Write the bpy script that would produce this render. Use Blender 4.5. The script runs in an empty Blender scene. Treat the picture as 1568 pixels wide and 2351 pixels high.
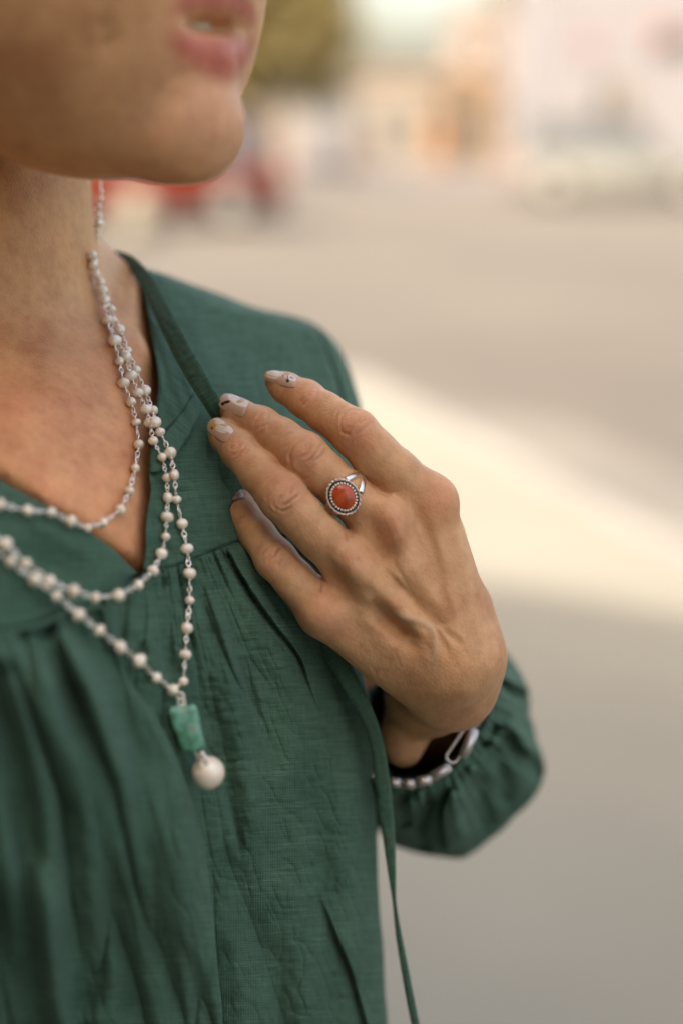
import bpy, bmesh, math, random
import numpy as np
from mathutils import Vector, Matrix

random.seed(7); np.random.seed(7)
sc = bpy.context.scene
COL = sc.collection

# ------------------------------------------------------------------ camera
PITCH = math.radians(15.0)          # camera tilted down
CAM = Vector((0.0, 0.0, 1.5))
RIGHT = Vector((1, 0, 0))
UPV = Vector((0, math.sin(PITCH), math.cos(PITCH)))
FWD = Vector((0, math.cos(PITCH), -math.sin(PITCH)))
F = 3265.0                          # focal length in reference pixels (50 mm on a 36 mm tall frame, 2351 px)
CX, CY = 784.0, 1175.5
cd = bpy.data.cameras.new('camera')
cam = bpy.data.objects.new('camera', cd); COL.objects.link(cam)
cam.location = CAM
cam.rotation_euler = (math.radians(90) - PITCH, 0, 0)
cd.sensor_fit = 'VERTICAL'; cd.sensor_height = 36.0; cd.sensor_width = 24.0; cd.lens = 50.0
cd.clip_start = 0.02; cd.clip_end = 2000
cd.dof.use_dof = True; cd.dof.focus_distance = 0.470; cd.dof.aperture_fstop = 2.8
sc.camera = cam

# ------------------------------------------------------------------ sky, sun, exposure
SUN_EL, SUN_AZ = 45.0, 225.0         # azimuth: compass bearing of the sun, 0 = +Y, 90 = +X
world = bpy.data.worlds.new('World'); sc.world = world; world.use_nodes = True
nt = world.node_tree; nt.nodes.clear()
wo = nt.nodes.new('ShaderNodeOutputWorld'); bg = nt.nodes.new('ShaderNodeBackground')
sky = nt.nodes.new('ShaderNodeTexSky'); sky.sky_type = 'NISHITA'; sky.sun_disc = False
sky.sun_elevation = math.radians(SUN_EL); sky.sun_rotation = math.radians(SUN_AZ)
sky.air_density = 1.0; sky.dust_density = 6.5; sky.ozone_density = 0.4
bg.inputs['Strength'].default_value = 0.15
nt.links.new(sky.outputs[0], bg.inputs['Color']); nt.links.new(bg.outputs[0], wo.inputs['Surface'])
sd = bpy.data.lights.new('sun', 'SUN'); sd.energy = 2.0; sd.angle = math.radians(0.53); sd.color = (1.0, 0.975, 0.945)
sun = bpy.data.objects.new('sun', sd); COL.objects.link(sun)
az, el = math.radians(SUN_AZ), math.radians(SUN_EL)
SUNDIR = Vector((math.sin(az) * math.cos(el), math.cos(az) * math.cos(el), math.sin(el)))   # towards the sun
sun.rotation_euler = SUNDIR.to_track_quat('Z', 'Y').to_euler()
sun.location = (0, 0, 30)
vs = sc.view_settings
vs.view_transform = 'Standard'; vs.look = 'None'; vs.gamma = 1.0; vs.use_curve_mapping = False
vs.exposure = 2.25
vs.use_white_balance = True; vs.white_balance_temperature = 7750; vs.white_balance_tint = 10   # camera balanced for open shade
sc.cycles.use_denoising = True

# ------------------------------------------------------------------ helpers
def W(p):
    """camera-aligned millimetres (right, down, depth) -> world metres"""
    p = np.asarray(p, float)
    R_, U_, F_ = np.array(RIGHT), np.array(UPV), np.array(FWD)
    return np.array(CAM) + (p[..., 0:1] * R_ - p[..., 1:2] * U_ + p[..., 2:3] * F_) / 1000.0
def C(x, y, d):
    """a point seen at reference pixel (x, y), d millimetres away along the view axis"""
    x, y, d = np.broadcast_arrays(np.asarray(x, float), np.asarray(y, float), np.asarray(d, float))
    return np.stack([(x - CX) / F * d, (y - CY) / F * d, d], -1)
def R(px, d): return px * d / F
def G(px, py, z=0.0):
    """where the ray through a reference pixel meets the level z (world)"""
    v = RIGHT * ((px - CX) / F) - UPV * ((py - CY) / F) + FWD
    t = (z - CAM.z) / v.z
    return CAM + v * t
def at(px, py, dist):
    """world point through a reference pixel at horizontal distance dist"""
    v = RIGHT * ((px - CX) / F) - UPV * ((py - CY) / F) + FWD
    return CAM + v * (dist / v.y)

def wm(o):
    m = o.matrix_basis.copy()
    return m if o.parent is None else wm(o.parent) @ o.matrix_parent_inverse @ m
def link(o, parent=None):
    COL.objects.link(o)
    if parent is not None:
        o.parent = parent; o.matrix_parent_inverse = wm(parent).inverted()
    return o
def mesh_obj(name, verts, faces, mat, parent=None, smooth=True):
    me = bpy.data.meshes.new(name)
    v = np.asarray(verts, float).tolist()
    me.from_pydata(v, [], faces.tolist() if isinstance(faces, np.ndarray) else faces)
    me.update()
    if smooth: me.polygons.foreach_set('use_smooth', [True] * len(me.polygons))
    if mat is not None: me.materials.append(mat)
    return link(bpy.data.objects.new(name, me), parent)
def bm_obj(name, bm, mat, parent=None, smooth=False):
    me = bpy.data.meshes.new(name); bm.normal_update(); bm.to_mesh(me); bm.free()
    if smooth: me.polygons.foreach_set('use_smooth', [True] * len(me.polygons))
    if mat is not None: me.materials.append(mat)
    return link(bpy.data.objects.new(name, me), parent)
def empty(name, loc=(0, 0, 0), rotz=0.0):
    o = bpy.data.objects.new(name, None); o.empty_display_size = 0.05
    o.location = loc; o.rotation_euler = (0, 0, rotz); COL.objects.link(o); return o
def tag(o, label, cat, group=None):
    o['label'] = label; o['category'] = cat
    if group: o['group'] = group
    return o
def struct(o, kind='structure'): o['kind'] = kind; return o
def fattr(o, name, vals):
    a = o.data.attributes.new(name, 'FLOAT', 'POINT'); a.data.foreach_set('value', np.asarray(vals, np.float32)); return a
def cattr(o, name, rgb):
    rgb = np.asarray(rgb, np.float32); a = o.data.attributes.new(name, 'FLOAT_COLOR', 'POINT')
    a.data.foreach_set('color', np.concatenate([rgb, np.ones((len(rgb), 1), np.float32)], 1).ravel()); return a

def catmull(pts, n):
    """n samples of a Catmull-Rom curve through pts, evenly spaced by length of the first two columns"""
    p = np.asarray(pts, float); m = len(p)
    if m == 2: t = np.linspace(0, 1, n)[:, None]; return p[0] * (1 - t) + p[1] * t
    q = np.vstack([2 * p[0] - p[1], p, 2 * p[-1] - p[-2]])
    out = []
    for i in range(m - 1):
        a, b, c, d = q[i], q[i + 1], q[i + 2], q[i + 3]
        t = np.linspace(0, 1, 24, endpoint=(i == m - 2))[:, None]
        out.append(0.5 * (2 * b + (c - a) * t + (2 * a - 5 * b + 4 * c - d) * t ** 2 + (3 * b - a - 3 * c + d) * t ** 3))
    s = np.vstack(out)
    L = np.concatenate([[0], np.cumsum(np.linalg.norm(np.diff(s[:, :2], axis=0), axis=1) + 1e-9)])
    u = np.linspace(0, L[-1], n)
    return np.stack([np.interp(u, L, s[:, k]) for k in range(s.shape[1])], 1)
def smooth01(t): t = np.clip(t, 0, 1); return t * t * (3 - 2 * t)
def curve_y(pts):
    """x as a smooth function of y through (x, y) points sorted by y"""
    p = np.asarray(pts, float); s = catmull(p, 400)
    o = np.argsort(s[:, 1], kind='stable')
    return lambda y: np.interp(y, s[o, 1], s[o, 0])
def polydist(x, y, pts):
    """distance (pixels) to a polyline, signed side and fraction along it"""
    p = np.asarray(pts, float); best = np.full(np.shape(x), 1e9); side = np.zeros(np.shape(x)); frac = np.zeros(np.shape(x))
    seg = np.linalg.norm(np.diff(p[:, :2], axis=0), axis=1); tot = seg.sum(); acc = 0
    for i in range(len(p) - 1):
        ax, ay = p[i, 0], p[i, 1]; dx, dy = p[i + 1, 0] - ax, p[i + 1, 1] - ay; l2 = dx * dx + dy * dy + 1e-9
        t = np.clip(((x - ax) * dx + (y - ay) * dy) / l2, 0, 1)
        ex, ey = x - ax - t * dx, y - ay - t * dy; d = np.hypot(ex, ey); m = d < best
        best = np.where(m, d, best); side = np.where(m, np.sign(dx * ey - dy * ex), side)
        frac = np.where(m, (acc + t * seg[i]) / tot, frac); acc += seg[i]
    return best, side, frac
def vnoise(x, y, scale, seed=0, oct=3):
    """smooth value noise, about -1..1"""
    out = 0; amp = 1; tot = 0
    for o in range(oct):
        rs = np.random.RandomState(seed * 17 + o); g = rs.rand(64, 64) * 2 - 1
        u, v = np.asarray(x) / scale * 2 ** o + 100.3, np.asarray(y) / scale * 2 ** o + 100.7
        i, j = np.floor(u).astype(int), np.floor(v).astype(int); a, b = smooth01(u - i), smooth01(v - j)
        g00, g10, g01, g11 = g[i % 64, j % 64], g[(i + 1) % 64, j % 64], g[i % 64, (j + 1) % 64], g[(i + 1) % 64, (j + 1) % 64]
        out = out + amp * ((g00 * (1 - a) + g10 * a) * (1 - b) + (g01 * (1 - a) + g11 * a) * b); tot += amp; amp *= 0.5
    return out / tot
def grid_faces(nu, nv, close_u=False, close_v=False, off=0):
    i = np.arange(nu if close_u else nu - 1)[:, None]; j = np.arange(nv if close_v else nv - 1)[None, :]
    a = (i % nu) * nv + j % nv; b = ((i + 1) % nu) * nv + j % nv; c = ((i + 1) % nu) * nv + (j + 1) % nv; d = (i % nu) * nv + (j + 1) % nv
    return np.stack([a, b, c, d], -1).reshape(-1, 4) + off

# ------------------------------------------------------------------ signed distance sculpting
class Field:
    def __init__(s, lo, hi, h):
        s.lo = np.array(lo, float); s.h = h
        s.n = np.ceil((np.array(hi) - s.lo) / h).astype(int) + 1
        s.f = np.full(s.n, 60.0, np.float32)
    def block(s, lo, hi, pad):
        a = np.clip(np.floor((np.array(lo) - pad - s.lo) / s.h).astype(int), 0, s.n - 1)
        b = np.clip(np.ceil((np.array(hi) + pad - s.lo) / s.h).astype(int) + 1, 1, s.n)
        if np.any(b <= a): return None, None
        ax = [(s.lo[k] + s.h * np.arange(a[k], b[k])).astype(np.float32) for k in range(3)]
        P = (ax[0][:, None, None], ax[1][None, :, None], ax[2][None, None, :])
        return tuple(slice(a[k], b[k]) for k in range(3)), P
    def put(s, fn, lo, hi, k=4.0, op='u', pad=None):
        sl, P = s.block(lo, hi, (pad if pad is not None else k + 3 * s.h + 2))
        if sl is None: return
        d = fn(*P).astype(np.float32); a = s.f[sl]
        if op == 'u':
            h = np.clip(0.5 + 0.5 * (a - d) / k, 0, 1); s.f[sl] = a * (1 - h) + d * h - k * h * (1 - h)
        elif op == 's':
            d = -d; h = np.clip(0.5 - 0.5 * (a - d) / k, 0, 1); s.f[sl] = a * (1 - h) + d * h + k * h * (1 - h)
    def cone(s, a, b, ra, rb, k=4.0, op='u'):
        a, b = np.array(a, float), np.array(b, float); ab = b - a; l2 = float(ab @ ab) + 1e-9
        def fn(X, Y, Z):
            t = np.clip(((X - a[0]) * ab[0] + (Y - a[1]) * ab[1] + (Z - a[2]) * ab[2]) / l2, 0, 1)
            return np.sqrt((X - a[0] - t * ab[0]) ** 2 + (Y - a[1] - t * ab[1]) ** 2 + (Z - a[2] - t * ab[2]) ** 2) - (ra + (rb - ra) * t)
        r = max(ra, rb); s.put(fn, np.minimum(a, b) - r, np.maximum(a, b) + r, k, op)
    def chain(s, pts, k=4.0, op='u', self_k=2.0):
        """a limb: rows of (x, y, d, r_px) in pixels"""
        for p, q in zip(pts[:-1], pts[1:]):
            s.cone(C(*p[:3]), C(*q[:3]), R(p[3], p[2]), R(q[3], q[2]), k, op)
    def limb(s, pts, k_self=2.0, k=0.4):
        """a finger: its own joints melt together, but it stays apart from its neighbours"""
        P3 = [C(*p[:3]) for p in pts]; rr = [R(p[3], p[2]) for p in pts]; m = max(rr)
        sl, P = s.block(np.min(P3, 0) - m, np.max(P3, 0) + m, 6)
        if sl is None: return
        X, Y, Z = P; f = None
        for a, b, ra, rb in zip(P3[:-1], P3[1:], rr[:-1], rr[1:]):
            ab = b - a; l2 = float(ab @ ab) + 1e-9
            t = np.clip(((X - a[0]) * ab[0] + (Y - a[1]) * ab[1] + (Z - a[2]) * ab[2]) / l2, 0, 1)
            d = (np.sqrt((X - a[0] - t * ab[0]) ** 2 + (Y - a[1] - t * ab[1]) ** 2 + (Z - a[2] - t * ab[2]) ** 2) - (ra + (rb - ra) * t)).astype(np.float32)
            if f is None: f = d
            else: h = np.clip(0.5 + 0.5 * (f - d) / k_self, 0, 1); f = f * (1 - h) + d * h - k_self * h * (1 - h)
        a = s.f[sl]; h = np.clip(0.5 + 0.5 * (a - f) / k, 0, 1); s.f[sl] = a * (1 - h) + f * h - k * h * (1 - h)
    def melt(s, o, k):
        h = np.clip(0.5 + 0.5 * (s.f - o.f) / k, 0, 1); s.f = s.f * (1 - h) + o.f * h - k * h * (1 - h)
    def ell(s, c, r, axes=None, k=4.0, op='u'):
        c = np.array(c, float); r = np.array(r, float); A = np.eye(3) if axes is None else np.array(axes, float)
        def fn(X, Y, Z):
            q = [((X - c[0]) * A[i, 0] + (Y - c[1]) * A[i, 1] + (Z - c[2]) * A[i, 2]) / r[i] for i in range(3)]
            k0 = np.sqrt(q[0] ** 2 + q[1] ** 2 + q[2] ** 2) + 1e-6
            k1 = np.sqrt((q[0] / r[0]) ** 2 + (q[1] / r[1]) ** 2 + (q[2] / r[2]) ** 2) + 1e-6
            return k0 * (k0 - 1) / k1
        m = r.max(); s.put(fn, c - m, c + m, k, op)
    def mesh(s):
        f = s.f; n = s.n; inside = f < 0
        cs = [slice(None, -1), slice(1, None)]
        cnt = np.zeros(n - 1, np.uint8)
        for i in (0, 1):
            for j in (0, 1):
                for k in (0, 1): cnt += inside[cs[i], cs[j], cs[k]]
        act = (cnt > 0) & (cnt < 8)
        I = np.argwhere(act); idx = np.full(n - 1, -1, np.int32); idx[act] = np.arange(len(I))
        val = {}
        for i in (0, 1):
            for j in (0, 1):
                for k in (0, 1): val[i, j, k] = f[I[:, 0] + i, I[:, 1] + j, I[:, 2] + k]
        acc = np.zeros((len(I), 3)); num = np.zeros(len(I))
        cor = list(val)
        for a in cor:
            for ax in range(3):
                if a[ax]: continue
                b = tuple(1 if t == ax else a[t] for t in range(3))
                fa, fb = val[a], val[b]; m = (fa < 0) != (fb < 0)
                t = np.where(m, fa / np.where(m, fa - fb, 1), 0)
                p = np.array(a, float)[None, :] + np.zeros((len(I), 1)); p[:, ax] += t
                acc[m] += p[m]; num += m
        V = s.lo + s.h * (I + acc / num[:, None])
        Q = []
        for ax in range(3):
            o1, o2 = (ax + 1) % 3, (ax + 2) % 3
            sa = [slice(None)] * 3; sb = [slice(None)] * 3; sa[ax] = slice(None, -1); sb[ax] = slice(1, None)
            ia, ib = inside[tuple(sa)], inside[tuple(sb)]
            ch = ia != ib; E = np.argwhere(ch)
            ok = (E[:, o1] > 0) & (E[:, o2] > 0) & (E[:, o1] < n[o1] - 1) & (E[:, o2] < n[o2] - 1); E = E[ok]
            flip = ia[E[:, 0], E[:, 1], E[:, 2]]
            def cell(d1, d2):
                q = E.copy(); q[:, o1] -= d1; q[:, o2] -= d2; return idx[q[:, 0], q[:, 1], q[:, 2]]
            q = np.stack([cell(1, 1), cell(0, 1), cell(0, 0), cell(1, 0)], 1)
            q[~flip] = q[~flip][:, ::-1]; Q.append(q)
        return V, np.vstack(Q)
def mesh_normals(V, Q):
    n = np.cross(V[Q[:, 2]] - V[Q[:, 0]], V[Q[:, 3]] - V[Q[:, 1]]); N = np.zeros_like(V)
    for k in range(4): np.add.at(N, Q[:, k], n)
    return N / (np.linalg.norm(N, axis=1, keepdims=True) + 1e-12)
def relax(V, Q, it=2, lam=0.5):
    e = np.unique(np.sort(np.vstack([Q[:, [0, 1]], Q[:, [1, 2]], Q[:, [2, 3]], Q[:, [3, 0]]]), 1), axis=0)
    for _ in range(it):
        s = np.zeros_like(V); c = np.zeros(len(V))
        np.add.at(s, e[:, 0], V[e[:, 1]]); np.add.at(s, e[:, 1], V[e[:, 0]]); np.add.at(c, e[:, 0], 1); np.add.at(c, e[:, 1], 1)
        V = V + lam * (s / np.maximum(c, 1)[:, None] - V)
    return V

# thin-plate surface through control points: the depth (mm) of the torso under the blouse
class Depth:
    def __init__(s, pts):
        p = np.array(pts, float); s.p = p; n = len(p)
        K = s.phi(np.hypot(p[:, None, 0] - p[None, :, 0], p[:, None, 1] - p[None, :, 1])) + np.eye(n) * 40.0
        Pm = np.c_[np.ones(n), p[:, :2]]; A = np.zeros((n + 3, n + 3)); A[:n, :n] = K; A[:n, n:] = Pm; A[n:, :n] = Pm.T
        s.w = np.linalg.solve(A, np.r_[p[:, 2], 0, 0, 0])
        s.x0, s.y0, s.st = -800.0, 200.0, 12.0
        gx = s.x0 + s.st * np.arange(190); gy = s.y0 + s.st * np.arange(215)
        X, Y = np.meshgrid(gx, gy, indexing='ij'); s.g = s.raw(X, Y)
    def phi(s, r): r = r / 100.0; return r * r * np.log(r + 1e-9)
    def raw(s, x, y):
        out = s.w[-3] + s.w[-2] * x + s.w[-1] * y
        for k in range(len(s.p)): out = out + s.w[k] * s.phi(np.hypot(x - s.p[k, 0], y - s.p[k, 1]))
        return out
    def __call__(s, x, y):
        u = np.clip((np.asarray(x, float) - s.x0) / s.st, 0, s.g.shape[0] - 1.001); v = np.clip((np.asarray(y, float) - s.y0) / s.st, 0, s.g.shape[1] - 1.001)
        i, j = u.astype(int), v.astype(int); a, b = u - i, v - j; g = s.g
        return (g[i, j] * (1 - a) + g[i + 1, j] * a) * (1 - b) + (g[i, j + 1] * (1 - a) + g[i + 1, j + 1] * a) * b

# ------------------------------------------------------------------ materials
def new_mat(name):
    m = bpy.data.materials.new(name); m.use_nodes = True
    return m, m.node_tree.nodes, m.node_tree.links, m.node_tree.nodes['Principled BSDF']
def node(ns, t, **kw):
    n = ns.new(t)
    for k, v in kw.items():
        if k in n.inputs.keys(): n.inputs[k].default_value = v
        else: setattr(n, k, v)
    return n
def ramp(ns, stops):
    r = ns.new('ShaderNodeValToRGB'); e = r.color_ramp.elements
    while len(e) < len(stops): e.new(0.5)
    for i, (p, c) in enumerate(stops): e[i].position = p; e[i].color = (*c, 1) if len(c) == 3 else c
    return r
def mixc(ns, ls, blend, fac, a, b):
    m = ns.new('ShaderNodeMix'); m.data_type = 'RGBA'; m.blend_type = blend
    for v, i in ((fac, 0), (a, 6), (b, 7)):
        if hasattr(v, 'is_output'): ls.new(v, m.inputs[i])
        elif i == 0: m.inputs[0].default_value = v
        else: m.inputs[i].default_value = (*v, 1)
    return m.outputs[2]
def plain(name, col, rough=0.6, metal=0.0, noise=0.0, nscale=20.0, bump=0.0, spec=0.4):
    m, ns, ls, b = new_mat(name)
    b.inputs['Roughness'].default_value = rough; b.inputs['Metallic'].default_value = metal; b.inputs['Specular IOR Level'].default_value = spec
    tc = ns.new('ShaderNodeTexCoord'); nz = node(ns, 'ShaderNodeTexNoise', Scale=nscale, Detail=5.0)
    ls.new(tc.outputs['Object'], nz.inputs['Vector'])
    lo = tuple(max(0, c * (1 - noise)) for c in col); hi = tuple(c * (1 + noise) for c in col)
    r = ramp(ns, [(0.3, lo), (0.7, hi)]); ls.new(nz.outputs['Fac'], r.inputs[0]); ls.new(r.outputs[0], b.inputs['Base Color'])
    if bump:
        bp = node(ns, 'ShaderNodeBump', Strength=bump, Distance=0.001); ls.new(nz.outputs['Fac'], bp.inputs['Height']); ls.new(bp.outputs[0], b.inputs['Normal'])
    return m

def skin_material():
    m, ns, ls, b = new_mat('skin')
    tc = ns.new('ShaderNodeTexCoord'); at_ = node(ns, 'ShaderNodeAttribute', attribute_name='pigment')
    n1 = node(ns, 'ShaderNodeTexNoise', Scale=55.0, Detail=4.0, Roughness=0.6); ls.new(tc.outputs['Object'], n1.inputs['Vector'])
    r1 = ramp(ns, [(0.32, (0.84, 0.74, 0.71)), (0.5, (1, 1, 1)), (0.68, (1.12, 1.10, 1.08))]); ls.new(n1.outputs['Fac'], r1.inputs[0])
    c = mixc(ns, ls, 'MULTIPLY', 1.0, at_.outputs['Color'], r1.outputs[0])
    n2 = node(ns, 'ShaderNodeTexNoise', Scale=230.0, Detail=3.0, Roughness=0.65); ls.new(tc.outputs['Object'], n2.inputs['Vector'])
    r2 = ramp(ns, [(0.30, (0.92, 0.85, 0.82)), (0.52, (1, 1, 1)), (0.72, (1.08, 1.05, 1.04))]); ls.new(n2.outputs['Fac'], r2.inputs[0])
    c = mixc(ns, ls, 'MULTIPLY', 1.0, c, r2.outputs[0])
    vo = node(ns, 'ShaderNodeTexVoronoi', Scale=105.0); vo.feature = 'F1'; ls.new(tc.outputs['Object'], vo.inputs['Vector'])
    r3 = ramp(ns, [(0.05, (0.90, 0.82, 0.77)), (0.16, (1, 1, 1))]); ls.new(vo.outputs['Distance'], r3.inputs[0])
    n5 = node(ns, 'ShaderNodeTexNoise', Scale=40.0, Detail=1.0); ls.new(tc.outputs['Object'], n5.inputs['Vector'])
    r5 = ramp(ns, [(0.5, (0, 0, 0)), (0.66, (1, 1, 1))]); ls.new(n5.outputs['Fac'], r5.inputs[0])
    c = mixc(ns, ls, 'MULTIPLY', r5.outputs[0], c, r3.outputs[0])
    ls.new(c, b.inputs['Base Color'])
    b.inputs['Subsurface Weight'].default_value = 0.22
    b.inputs['Subsurface Radius'].default_value = (1.0, 0.38, 0.2); b.inputs['Subsurface Scale'].default_value = 0.0035
    b.inputs['Roughness'].default_value = 0.48; b.inputs['Specular IOR Level'].default_value = 0.22
    # fine relief: crossing skin lines
    mp = node(ns, 'ShaderNodeMapping'); mp.inputs['Rotation'].default_value = (0.3, 0.2, 0.7); mp.inputs['Scale'].default_value = (1, 2.2, 1)
    ls.new(tc.outputs['Object'], mp.inputs['Vector'])
    v2 = node(ns, 'ShaderNodeTexVoronoi', Scale=900.0); v2.feature = 'F1'; ls.new(mp.outputs[0], v2.inputs['Vector'])
    n3 = node(ns, 'ShaderNodeTexNoise', Scale=420.0, Detail=4.0); ls.new(tc.outputs['Object'], n3.inputs['Vector'])
    mm = node(ns, 'ShaderNodeMath', operation='ADD'); ls.new(v2.outputs['Distance'], mm.inputs[0]); ls.new(n3.outputs['Fac'], mm.inputs[1])
    bp = node(ns, 'ShaderNodeBump', Strength=0.3, Distance=0.0003); ls.new(mm.outputs[0], bp.inputs['Height']); ls.new(bp.outputs[0], b.inputs['Normal'])
    return m
SKIN = skin_material()

def cloth_material(name, base, weave=1.0):
    m, ns, ls, b = new_mat(name)
    uv = node(ns, 'ShaderNodeAttribute', attribute_name='weave')       # fabric coordinates in millimetres
    tc = ns.new('ShaderNodeTexCoord')
    b.inputs['Roughness'].default_value = 0.85; b.inputs['Specular IOR Level'].default_value = 0.15
    b.inputs['Sheen Weight'].default_value = 0.08; b.inputs['Sheen Roughness'].default_value = 0.5; b.inputs['Sheen Tint'].default_value = (0.7, 0.95, 0.88, 1)
    # slubs: threads of uneven thickness along the weft
    mp = node(ns, 'ShaderNodeMapping'); mp.inputs['Scale'].default_value = (0.09, 1.6, 1); ls.new(uv.outputs['Vector'], mp.inputs['Vector'])
    s1 = node(ns, 'ShaderNodeTexNoise', Scale=1.0, Detail=4.0, Roughness=0.6); ls.new(mp.outputs[0], s1.inputs['Vector'])
    r1 = ramp(ns, [(0.3, tuple(c * 0.68 for c in base)), (0.55, base), (0.75, tuple(min(1, c * 1.38) for c in base))]); ls.new(s1.outputs['Fac'], r1.inputs[0])
    mp2 = node(ns, 'ShaderNodeMapping'); mp2.inputs['Scale'].default_value = (1.3, 0.12, 1); ls.new(uv.outputs['Vector'], mp2.inputs['Vector'])
    s2 = node(ns, 'ShaderNodeTexNoise', Scale=1.0, Detail=3.0); ls.new(mp2.outputs[0], s2.inputs['Vector'])
    r2 = ramp(ns, [(0.3, (0.86, 0.88, 0.87)), (0.7, (1.1, 1.08, 1.08))]); ls.new(s2.outputs['Fac'], r2.inputs[0])
    c = mixc(ns, ls, 'MULTIPLY', 1.0, r1.outputs[0], r2.outputs[0])
    n4 = node(ns, 'ShaderNodeTexNoise', Scale=45.0, Detail=3.0); ls.new(tc.outputs['Object'], n4.inputs['Vector'])
    r4 = ramp(ns, [(0.3, (0.82, 0.85, 0.85)), (0.7, (1.13, 1.11, 1.08))]); ls.new(n4.outputs['Fac'], r4.inputs[0])
    c = mixc(ns, ls, 'MULTIPLY', 1.0, c, r4.outputs[0])
    ls.new(c, b.inputs['Base Color'])
    # weave relief
    w1 = node(ns, 'ShaderNodeTexWave', Scale=0.55, Distortion=1.2, Detail=2.0); w1.bands_direction = 'Y'; w1.inputs['Detail Scale'].default_value = 0.6; ls.new(uv.outputs['Vector'], w1.inputs['Vector'])
    w2 = node(ns, 'ShaderNodeTexWave', Scale=0.55, Distortion=1.0, Detail=2.0); w2.bands_direction = 'X'; w2.inputs['Detail Scale'].default_value = 0.6; ls.new(uv.outputs['Vector'], w2.inputs['Vector'])
    a1 = node(ns, 'ShaderNodeMath', operation='ADD'); ls.new(w1.outputs['Fac'], a1.inputs[0]); ls.new(w2.outputs['Fac'], a1.inputs[1])
    a2 = node(ns, 'ShaderNodeMath', operation='MULTIPLY_ADD'); a2.inputs[1].default_value = 1.6; ls.new(s1.outputs['Fac'], a2.inputs[0]); ls.new(a1.outputs[0], a2.inputs[2])
    bp = node(ns, 'ShaderNodeBump', Strength=0.45 * weave, Distance=0.00035); ls.new(a2.outputs[0], bp.inputs['Height'])
    n6 = node(ns, 'ShaderNodeTexNoise', Scale=120.0, Detail=4.0); ls.new(tc.outputs['Object'], n6.inputs['Vector'])
    bp2 = node(ns, 'ShaderNodeBump', Strength=0.35, Distance=0.0012); ls.new(n6.outputs['Fac'], bp2.inputs['Height']); ls.new(bp.outputs[0], bp2.inputs['Normal'])
    ls.new(bp2.outputs[0], b.inputs['Normal'])
    return m
GREEN = (0.053, 0.112, 0.073)
CLOTH = cloth_material('green_cloth', GREEN)
THREAD = plain('dark_thread', (0.016, 0.04, 0.032), 0.9)
SILVER = plain('silver', (0.88, 0.80, 0.70), 0.32, 1.0, 0.06, 300.0)
BRUSHED = plain('brushed_silver', (0.66, 0.60, 0.54), 0.5, 1.0, 0.15, 200.0)
AGED = plain('aged_silver', (0.62, 0.54, 0.45), 0.36, 1.0, 0.25, 400.0)
OXIDE = plain('oxidised_silver', (0.055, 0.045, 0.035), 0.45, 1.0, 0.3, 300.0)
def pearl_material():
    m, ns, ls, b = new_mat('pearl')
    tc = ns.new('ShaderNodeTexCoord'); oi = ns.new('ShaderNodeObjectInfo')
    nz = node(ns, 'ShaderNodeTexNoise', Scale=260.0, Detail=3.0); ls.new(tc.outputs['Object'], nz.inputs['Vector'])
    r = ramp(ns, [(0.3, (0.80, 0.66, 0.50)), (0.7, (0.92, 0.82, 0.68))]); ls.new(nz.outputs['Fac'], r.inputs[0])
    r2 = ramp(ns, [(0.0, (0.90, 0.86, 0.80)), (1.0, (1.0, 0.99, 0.98))]); ls.new(oi.outputs['Random'], r2.inputs[0])
    ls.new(mixc(ns, ls, 'MULTIPLY', 1.0, r.outputs[0], r2.outputs[0]), b.inputs['Base Color'])
    b.inputs['Roughness'].default_value = 0.22; b.inputs['Metallic'].default_value = 0.12; b.inputs['Specular IOR Level'].default_value = 0.8; b.inputs['Subsurface Weight'].default_value = 0.25
    b.inputs['Subsurface Radius'].default_value = (1, 0.8, 0.6); b.inputs['Subsurface Scale'].default_value = 0.001
    b.inputs['Coat Weight'].default_value = 0.5; b.inputs['Coat Roughness'].default_value = 0.12; b.inputs['Coat IOR'].default_value = 1.7
    bp = node(ns, 'ShaderNodeBump', Strength=0.25, Distance=0.0004); ls.new(nz.outputs['Fac'], bp.inputs['Height']); ls.new(bp.outputs[0], b.inputs['Normal'])
    return m
PEARL = pearl_material()

# ------------------------------------------------------------------ the woman: torso depth, body, hand
TORSO = Depth([
    (-300, 640, 560), (-140, 800, 470), (-300, 1100, 400), (-300, 1500, 372), (-300, 2000, 360), (-300, 2300, 400), (-300, 2600, 440),
    (0, 820, 446), (0, 1000, 418), (0, 1150, 404), (0, 1440, 392), (0, 1800, 384), (0, 2120, 398), (0, 2351, 425), (0, 2700, 470),
    (60, 600, 500), (150, 640, 508), (150, 800, 470), (150, 1000, 440), (150, 1200, 424), (150, 1400, 420), (180, 1800, 416), (220, 2120, 424), (250, 2351, 448), (250, 2700, 480),
    (215, 585, 545), (300, 640, 536), (250, 640, 532), (255, 720, 506), (260, 800, 487), (280, 1000, 462), (290, 1200, 446), (330, 1330, 448),
    (345, 650, 534), (360, 800, 502), (420, 1000, 482), (440, 1280, 466), (420, 1650, 450), (450, 1950, 455), (500, 2351, 480), (500, 2700, 490),
    (430, 680, 560), (540, 760, 560), (560, 900, 508), (540, 1030, 491), (545, 1135, 496), (515, 1010, 485), (600, 955, 493), (640, 895, 503), (600, 1280, 483), (600, 1650, 469), (650, 1950, 479), (700, 2351, 498), (700, 2700, 512),
    (620, 730, 590), (700, 850, 548), (760, 1000, 530), (780, 880, 585), (720, 1150, 500), (720, 1300, 494), (720, 1500, 489), (790, 1650, 492), (860, 1800, 505), (860, 2050, 512), (890, 2351, 525), (890, 2700, 535)])

person = tag(empty('person', (float(W(C(150, 1400, 480))[0]), float(W(C(150, 1400, 480))[1]), 0.0)),
             'woman in green blouse, lower face in view, hand laid on her chest', 'person')

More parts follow.
